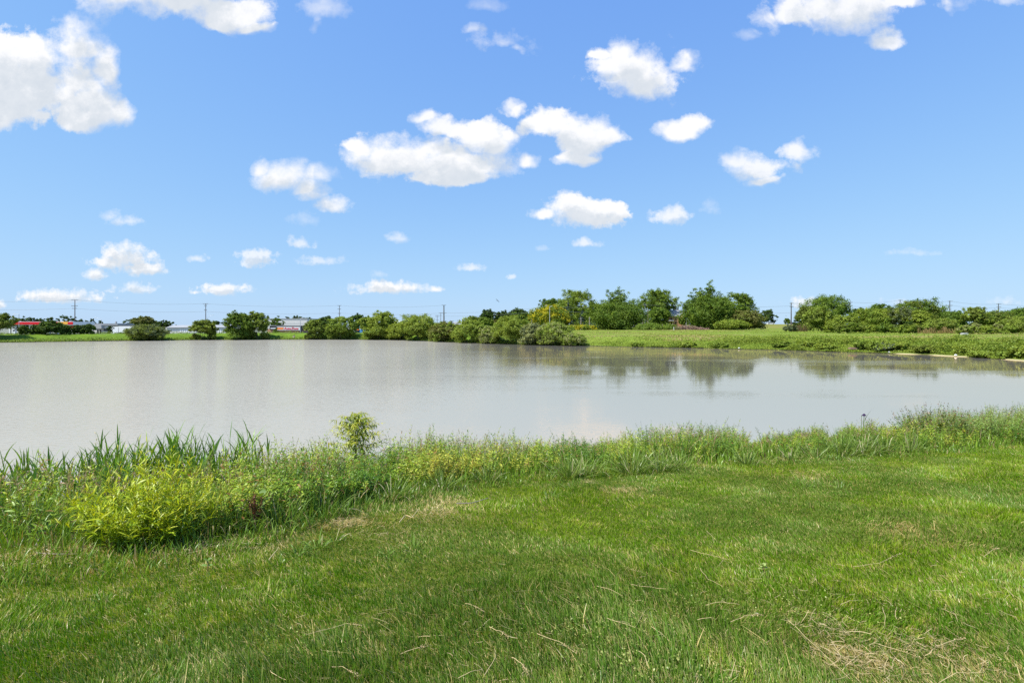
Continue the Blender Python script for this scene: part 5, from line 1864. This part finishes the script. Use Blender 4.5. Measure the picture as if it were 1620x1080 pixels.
# reeds
def reed_clump(i, px, yt, D, ns, label, group):
    r = np.random.default_rng(500 + i)
    X = (px - 810) / F * D
    g = gz(X, D)
    H = EYE - (yt - HOR) / F * D - g
    root = empty('reed_clump', (X, D, g))
    tag(root, label, 'reeds', group)
    sv_, lv_ = [], []
    for k in range(ns):
        a = r.uniform(0, 6.3); q = r.uniform(0, .28)
        b = np.array((math.cos(a) * q, math.sin(a) * q, -.05))
        hh = H * (1.0 if k == 0 else r.uniform(.70, 1.0)) * .82
        lean = r.normal(0, .045, 2) * hh
        C = stems(r, b[None], np.array([hh]), lean[None], 6, .03)
        sv_.append(strips(C, np.array([[1., 0, 0]]), np.linspace(.007, .003, 6)[None]) + (np.tile((.10, .15, .04), (12, 1)),))
        nl = 9
        fr = np.linspace(.12, 1.0, nl)
        pos = np.minimum(fr, .999) * 5
        i0 = np.minimum(pos.astype(int), 4); ff = (pos - i0)[:, None]
        base = C[0, i0] * (1 - ff) + C[0, i0 + 1] * ff
        ph = np.where(np.arange(nl) % 2, 0, math.pi) + a + r.normal(0, .35, nl)
        e = np.clip(r.normal(1.16, .16, nl) + .2 * fr, .7, 1.52)
        d = np.stack([np.cos(ph) * np.cos(e), np.sin(ph) * np.cos(e), np.sin(e)], -1)
        ln = r.uniform(.38, .62, nl) * (.75 + .35 * np.sin(fr * 3)) * min(1.1, H / 1.6)
        # leaves: long blades that taper to a point
        K = 6
        s = np.linspace(0, 1, K)
        CC = base[:, None, :] + d[:, None, :] * (ln[:, None] * s)[..., None]
        bend = r.uniform(.02, .30, nl)
        out = np.stack([np.cos(ph), np.sin(ph), np.full(nl, -.6)], -1)
        CC = CC + out[:, None, :] * ((bend * ln)[:, None] * s ** 2.5)[..., None]
        side = unit(np.cross(d, np.array((0, 0, 1.0))) + r.normal(0, .45, (nl, 3)))
        w = r.uniform(.010, .017, nl)[:, None] * np.array([.6, 1, 1, .8, .5, .05])
        v, f = strips(CC, side, w)
        c = np.array((.115, .25, .034)) * r.uniform(.65, 1.4, (nl, 1)) + np.array((.12, .10, .0)) * r.uniform(0, .8, (nl, 1))
        lv_.append((v, f, np.repeat(c, 12, 0)))
    v, f, c = merge(sv_)
    np_mesh('stalks', v, f, M_LEAF, c, root)
    v, f, c = merge(lv_)
    np_mesh('blades', v, f, M_LEAF, c, root)


GR = 'clumps of dark reeds at the water'
_reeds = [(38, 697, 8.0, 6), (62, 705, 8.4, 5), (15, 722, 8.0, 5), (108, 714, 8.4, 7), (135, 702, 8.7, 7), (160, 690, 8.8, 6), (180, 676, 9.0, 8), (200, 688, 9.0, 7), (222, 700, 9.0, 6), (238, 678, 9.2, 7), (258, 690, 9.3, 6), (276, 671, 9.4, 8), (285, 688, 9.2, 6), (304, 673, 9.4, 6), (330, 672, 9.6, 7), (350, 690, 9.6, 6), (372, 664, 9.8, 6), (398, 682, 10.0, 5), (412, 690, 10.2, 4), (-30, 705, 8, 6), (-70, 700, 8, 7), (500, 708, 11.2, 3), (475, 706, 11, 3), (5, 735, 6.6, 6), (32, 722, 6.9, 6), (58, 732, 6.6, 5), (85, 726, 7.0, 6), (120, 730, 7.0, 5), (150, 716, 7.4, 6), (178, 712, 7.6, 6), (205, 720, 7.6, 6), (290, 708, 8.2, 6), (318, 712, 8.2, 6), (345, 706, 8.5, 6), (368, 712, 8.6, 5), (395, 716, 8.8, 4), (-25, 730, 6.6, 6)]
for i, (px, yt, D, ns) in enumerate(_reeds):
    lab = 'tallest clump of dark green reeds, last before the open gap towards the sapling' if (px, yt) == (372, 664) else 'clump of dark green upright reeds at the edge of the water'
    reed_clump(i, px, yt, D, int(ns * 1.7), lab, GR)


# arching grass tussocks on the bank
def tussock(i, px, py, n, L, label, group, col=((.09, .16, .02), (.22, .30, .06)), dead=.08):
    r = np.random.default_rng(600 + i)
    x, y = near_base(px, py)
    g = gz(x, y)
    root = empty('grass_tussock', (x, y, g))
    tag(root, label, 'grass tussock', group)
    if i < 40:
        n, L = int(n * 2.0), L * 1.35
    a = r.uniform(0, 6.3, n); q = r.uniform(0, .16, n) * (L / .5)
    b = np.stack([np.cos(a) * q, np.sin(a) * q, np.full(n, -.02)], -1)
    e = np.clip(r.normal(1.0, .28, n), .35, 1.5)
    d = np.stack([np.cos(a) * np.cos(e), np.sin(a) * np.cos(e), np.sin(e)], -1)
    ln = L * r.uniform(.55, 1.15, n)
    K = 7
    s = np.linspace(0, 1, K)
    C = b[:, None, :] + d[:, None, :] * (ln[:, None] * s)[..., None]
    C[:, :, 2] -= (r.uniform(.15, .62, n) * ln)[:, None] * s ** 2.6
    C[:, :, 2] = np.maximum(C[:, :, 2], .012)
    side = unit(np.cross(d, np.array((0, 0, 1.0))) + r.normal(0, .25, (n, 3)))
    W = r.uniform(.0026, .0050, n)[:, None] * (1.0 if i >= 40 else math.sqrt(max(y, 5) / 5)) * np.array([.7, 1, 1, .95, .8, .5, .05])
    v, f = strips(C, side, W)
    k = r.uniform(0, 1, n)[:, None]
    c = np.array(col[0]) * (1 - k) + np.array(col[1]) * k
    c = np.where((r.uniform(0, 1, n) < dead)[:, None], np.array((.48, .42, .24)), c)
    np_mesh('blades', v, f, M_GRASS, np.repeat(c, 14, 0), root)


GT = 'arching grass tussocks along the lawn edge'
for i, (px, py, n, L) in enumerate([(365, 842, 70, .42), (335, 848, 40, .34), (440, 835, 60, .34), (510, 815, 60, .36), (620, 792, 55, .34), (700, 775, 60, .36), (770, 764, 50, .36), (900, 757, 70, .46), (925, 752, 60, .42), (1000, 750, 80, .52), (1045, 747, 70, .52), (1075, 742, 50, .42), (1180, 735, 50, .40), (1330, 722, 90, .62), (1365, 720, 80, .60), (1400, 718, 70, .52), (1290, 726, 50, .42), (1440, 716, 60, .5), (1250, 730, 40, .4), (20, 850, 60, .45), (60, 845, 60, .4)]):
    tussock(i, px, py, n, L, 'arching tussock of long green grass where the mown lawn ends', GT)
GL = 'loose tufts of longer grass in the lawn'
for i, (px, py, n, L) in enumerate([(470, 880, 40, .20), (500, 868, 44, .22), (528, 858, 30, .18), (440, 895, 26, .16), (655, 870, 22, .18), (612, 880, 14, .16), (612, 1020, 22, .14), (700, 985, 18, .14), (870, 790, 34, .24), (905, 775, 30, .24), (1030, 780, 24, .22), (850, 1062, 14, .13), (885, 1050, 10, .13), (752, 1000, 16, .14), (165, 955, 24, .14), (240, 975, 18, .13), (1330, 775, 24, .24), (1270, 770, 24, .24)]):
    tussock(40 + i, px, py, n, L, 'loose tuft of longer brighter grass standing out of the mown lawn', GL, ((.10, .18, .02), (.20, .32, .05)), .05)

# milkweed, dock, flag iris and other broad-leaved plants
def broadleaf(name, label, px, py, h, pairs, L, Wd, col, seed):
    r = np.random.default_rng(seed)
    x, y = near_base(px, py)
    g = gz(x, y)
    root = tag(empty(name, (x, y, g)), label, 'plant')
    m = MB(); m.tube([(0, 0, -.02), (.005, 0, h * .5), (0, .005, h)], [.006, .005, .003], 6); m.build('stem', M_STEM, root)
    b, d, ln = [], [], []
    for k in range(pairs):
        z = h * (.3 + .7 * (k + 1) / pairs)
        a = k * 1.57 + r.uniform(0, .5)
        for sgn in (0, math.pi):
            e = .45 + .5 * k / pairs
            b.append((0, 0, z)); d.append((math.cos(a + sgn) * math.cos(e), math.sin(a + sgn) * math.cos(e), math.sin(e)))
            ln.append(L * (1 - .35 * k / pairs) * r.uniform(.85, 1.1))
    ln = np.array(ln)
    v, f = leaves(np.array(b, float), np.array(d), ln, np.full(len(ln), Wd), np.full(len(ln), .3), 5)
    c = np.array(col) * r.uniform(.8, 1.2, (len(ln), 1))
    np_mesh('leaves', v, f, M_LEAF, np.repeat(c, 10, 0), root)


broadleaf('milkweed', 'broad leaved milkweed with pale upright leaves beside the red brown dock', 414, 836, .33, 4, .15, .034, (.17, .27, .05), 701)
broadleaf('milkweed', 'small light green broad leaved seedling alone in the lawn below the bright shrub', 328, 905, .09, 3, .055, .009, (.17, .29, .05), 702)
broadleaf('milkweed', 'small pale broad leaved plant in the lawn near its far end', 1207, 905, .05, 3, .05, .016, (.34, .42, .12), 703)
broadleaf('milkweed', 'little broad leaved plant just under the tall grass in the middle of the bank', 545, 806, .14, 4, .09, .016, (.14, .26, .04), 704)


def dock():
    r = np.random.default_rng(711)
    x, y = near_base(405, 838)
    g = gz(x, y)
    root = tag(empty('dock', (x, y, g)), 'dock plant with rusty red brown seed spikes at the foot of the bank', 'plant')
    m = MB()
    sp = []
    for k in range(5):
        a = r.uniform(0, 6.3)
        tip = np.array((math.cos(a) * .07, math.sin(a) * .06, .38 * r.uniform(.7, 1.05)))
        m.tube([(0, 0, -.02), tip * .5 + np.array((0, 0, .02)), tip], [.005, .004, .002], 5)
        for q in np.linspace(.3, 1, 34):
            for _ in range(4):
                sp.append(tip * q + r.normal(0, .011, 3))
    m.build('stems', solid('rust_stem', (.22, .08, .04), .8, .2), root)
    sp = np.array(sp)
    v, f = leaf_faces(sp, unit(r.normal(0, 1, sp.shape)), .0085, r, .2)
    c = ramp(r.uniform(0, 1, len(sp)), (.11, .035, .02), (.19, .07, .035), (.29, .14, .07))
    np_mesh('seed_spikes', v, f, M_LEAF, np.repeat(c, 4, 0), root)


dock()


def flag():
    D = 15.0
    X = (1367 - 810) / F * D
    g = gz(X, D)
    H = EYE - (656 - HOR) / F * D - g
    k = D / F
    root = tag(empty('wild_iris', (X, D, g)), 'single flower stalk with a dark purple bloom and one arching blade above the grass', 'flower')
    m = MB(); m.tube([(0, 0, -.05), (-.02, 0, H * .5), (0, 0, H - .03)], [.014, .013, .007], 7); m.build('stalk', solid('green_stalk', (.11, .17, .03), .6, .2), root)
    me = bpy.data.materials.get('leaf')
    s = np.linspace(0, 1, 7)
    C = np.stack([.02 + (16 * k) * s ** 1.4, 0 * s, H - .18 + 22 * k * s ** .9], -1)[None]
    v, f = strips(C, np.array([[.8, 0, .6]]), (np.array([.012, .016, .015, .012, .009, .005, .001]))[None])
    np_mesh('blade', v, f, M_LEAF, np.tile((.10, .15, .035), (len(v), 1)), root)
    m = MB()
    m.tube([(-.09, -.02, -.02 + H * .55), (-.085, -.01, H * .75), (-.075, 0, H - .035)], [.008, .007, .005], 5)
    m.build('side_stalk', bpy.data.materials['green_stalk'], root)
    mp = solid('purple_petal', (.035, .015, .06), .6, .3, 12)
    m = MB()
    m.ball((.0, 0, H), (.035, .03, .04), 9, 6)
    for a in range(6):
        t = a * 1.05
        m.ball((math.cos(t) * .035, math.sin(t) * .03, H - .012), (.028, .022, .016), 7, 4)
    m.tube([(.0, 0, H), (-.05, 0, H - .01), (-.078, 0, H - .03)], [.018, .014, .010], 6)
    m.build('bloom', mp, root, True)


flag()

# dry stems and twigs lying on the lawn
M_STRAW = solid('dry_straw', (.56, .43, .22), .8, .25, 14)
M_TWIG = solid('grey_twig', (.30, .25, .19), .9, .3, 14)
GD = 'dry grass stems on the lawn'


def dry_stem(pts, seedhead, i, w=.0011, name='dry_grass_stem', label='dry straw coloured grass stem lying on the mown lawn', mat=None, group=GD, cat='dry stem', lift=.072):
    r = np.random.default_rng(800 + i)
    P3 = []
    for (px, py) in pts:
        x, y = lawn_point(px, py)
        x, y = x * (1 - lift * .55), y * (1 - lift * .55)
        P3.append(np.array((x, y, gz(x, y) + lift + r.normal(0, .006))))
    c = P3[0]
    if len(P3) == 2:
        mid = (P3[0] + P3[1]) / 2 + np.array((*r.normal(0, .012, 2), .012))
        P3 = [P3[0], mid, P3[1]]
    L = []
    for a, b in zip(P3[:-1], P3[1:]):
        for t in (0, .33, .66):
            L.append(a * (1 - t) + b * t + r.normal(0, .0015, 3))
    L.append(P3[-1])
    root = empty(name, tuple(c)); tag(root, label, cat, group)
    m = MB(); m.tube([q - c for q in L], np.linspace(w * 1.3, w * .7, len(L)), 5); m.build('stalk', mat or M_STRAW, root)
    if seedhead:
        a, b = L[-3] - c, L[-1] - c
        n = 46
        pts_ = a + (b - a) * r.uniform(-.1, 1.1, (n, 1)) + r.normal(0, .004, (n, 3))
        v, f = leaf_faces(pts_, unit((b - a)[None] + r.normal(0, .02, (n, 3))), .0038, r, .1)
        np_mesh('seed_head', v, f, M_LEAF, np.repeat(np.array((.56, .43, .23)) * r.uniform(.7, 1.15, (n, 1)), 4, 0), root)


_stems = [([(484, 1011), (548, 991), (570, 994)], 1), ([(634, 1040), (676, 1027)], 1), ([(525, 1060), (542, 1059), (567, 1079)], 1), ([(725, 1079), (764, 1065)], 0), ([(767, 1077), (782, 1030)], 0), ([(736, 956), (765, 969)], 1),
          ([(774, 999), (805, 1012)], 1), ([(427, 1070), (452, 1079)], 0), ([(850, 1005), (885, 1022), (912, 1040)], 1), ([(944, 930), (965, 936), (985, 947)], 0), ([(999, 927), (1030, 931), (1055, 935)], 0), ([(1092, 872), (1145, 885), (1137, 899)], 0),
          ([(1107, 900), (1120, 920), (1142, 931)], 0), ([(960, 982), (1005, 997), (1021, 970)], 0), ([(1030, 995), (1062, 1017)], 0), ([(1117, 960), (1170, 962)], 0), ([(1155, 985), (1205, 975)], 1), ([(1103, 983), (1133, 982)], 0), ([(1010, 1035), (1025, 1060)], 0),
          ([(1156, 1077), (1164, 1046)], 0), ([(810, 1046), (835, 1070)], 1), ([(1350, 901), (1390, 897), (1424, 881)], 1), ([(1557, 885), (1580, 871)], 1), ([(1330, 960), (1359, 952)], 0), ([(1396, 961), (1400, 990)], 0), ([(1417, 980), (1419, 965)], 0),
          ([(1247, 985), (1290, 1025), (1345, 1077)], 0), ([(1390, 1020), (1455, 1036)], 1), ([(1332, 1060), (1365, 1035)], 0), ([(1485, 1079), (1557, 1064)], 0), ([(1480, 1025), (1525, 1014)], 1), ([(1520, 1056), (1530, 1077)], 0), ([(1490, 962), (1515, 985)], 0), ([(1118, 842), (1128, 850), (1129, 862)], 0)]
for i, (p_, sh) in enumerate(_stems):
    dry_stem(p_, sh, i)
dry_stem([(56, 868), (62, 852), (69, 845)], 0, 91, .004, 'fallen_twig', 'short brown twig standing up at the end of the lawn by the bright shrub', M_TWIG, None, 'twig', .06)
dry_stem([(57, 878), (90, 881), (122, 877)], 0, 92, .0035, 'fallen_twig', 'long dark twig lying in yellowed grass at the foot of the bright shrub', M_TWIG, None, 'twig', .04)
dry_stem([(632, 828), (642, 816), (652, 822), (662, 807)], 0, 93, .004, 'fallen_twig', 'pale forked twig on the yellowed lawn edge below the sapling', M_STRAW, None, 'twig', .06)
dry_stem([(722, 798), (745, 796), (772, 789)], 0, 94, .006, 'fallen_twig', 'grey stick lying along the foot of the middle bank growth', M_TWIG, None, 'twig', .05)
dry_stem([(425, 884), (440, 868)], 0, 95, .003, 'fallen_twig', 'thin white straw leaning in the lawn below the dock plant', M_STRAW, None, 'twig', .06)

# loose dead thatch
def thatch():
    r = np.random.default_rng(15)
    X, Y = [], []
    for (px, py, rr, n) in [(1330, 1035, .18, 100), (1385, 1062, .18, 120), (1440, 1025, .2, 70), (1300, 1000, .15, 90), (1500, 1045, .3, 120), (545, 832, .22, 170), (690, 815, .34, 170), (600, 850, .3, 80), (932, 767, .12, 70), (985, 780, .16, 70), (300, 880, .3, 90), (60, 888, .5, 200), (380, 865, .25, 70), (1262, 755, .3, 60), (110, 880, .3, 90), (900, 1000, 1.2, 110), (1200, 1000, 1.3, 180), (1450, 960, 1.0, 130), (600, 1000, 1.2, 70), (300, 960, 1.2, 60)]:
        cx, cy = lawn_point(px, py)
        X.append(cx + r.normal(0, rr * .6, n)); Y.append(cy + r.normal(0, rr * .5, n))
    X, Y = np.concatenate(X), np.concatenate(Y)
    ok = Y > 1.8
    X, Y = X[ok], Y[ok]
    n = len(X)
    a = r.uniform(0, 6.3, n)
    ln = r.uniform(.02, .085, n) * np.where(r.uniform(0, 1, n) < .08, 2.0, 1)
    s = np.linspace(-.5, .5, 4)
    bend = r.normal(0, .25, n)
    C = np.stack([X[:, None] + np.cos(a)[:, None] * ln[:, None] * s - np.sin(a)[:, None] * (bend * ln)[:, None] * s ** 2 * 2,
                  Y[:, None] + np.sin(a)[:, None] * ln[:, None] * s + np.cos(a)[:, None] * (bend * ln)[:, None] * s ** 2 * 2,
                  (ground_z(X, Y) + r.uniform(.02, .07, n))[:, None] + r.normal(0, .2, n)[:, None] * ln[:, None] * s], -1)
    side = np.stack([-np.sin(a), np.cos(a), r.normal(0, .5, n)], -1)
    v, f = strips(C, unit(side), np.repeat(r.uniform(.0006, .0013, n)[:, None], 4, 1))
    c = np.array((.55, .43, .23)) * r.uniform(.6, 1.2, (n, 1))
    o = np_mesh('dead_thatch', v, f, M_GRASS, np.repeat(c, 8, 0))
    tag(o, 'loose dead straw lying in worn patches of the lawn', 'straw', kind='stuff')


thatch()


def clover():
    """small round-leaved and feathery weeds in the lawn"""
    r = np.random.default_rng(17)
    X, Y = [], []
    for (px, py, rr, n) in [(930, 1000, .35, 260), (1090, 980, .35, 220), (985, 1045, .35, 300), (1100, 1050, .3, 200), (1250, 960, .4, 160), (1180, 885, .3, 60), (520, 1030, .3, 120), (1400, 960, .5, 160), (300, 1000, .5, 120)]:
        cx, cy = lawn_point(px, py)
        X.append(cx + r.normal(0, rr * .6, n)); Y.append(cy + r.normal(0, rr * .45, n))
    X, Y = np.concatenate(X), np.concatenate(Y)
    ok = Y > 1.8
    X, Y = X[ok], Y[ok]
    n = len(X)
    C = np.stack([X, Y, ground_z(X, Y) + r.uniform(.025, .06, n)], -1)
    v, f = leaf_faces(C, np.tile((0, -.2, 1.0), (n, 1)), .0062, r, 1.2)
    c = ramp(r.uniform(0, 1, n), (.14, .24, .03), (.26, .34, .06), (.46, .46, .14))
    o = np_mesh('lawn_clover', v, f, M_LEAF, np.repeat(c, 4, 0))
    tag(o, 'patches of pale clover leaves among the lawn grass', 'clover', kind='stuff')


clover()
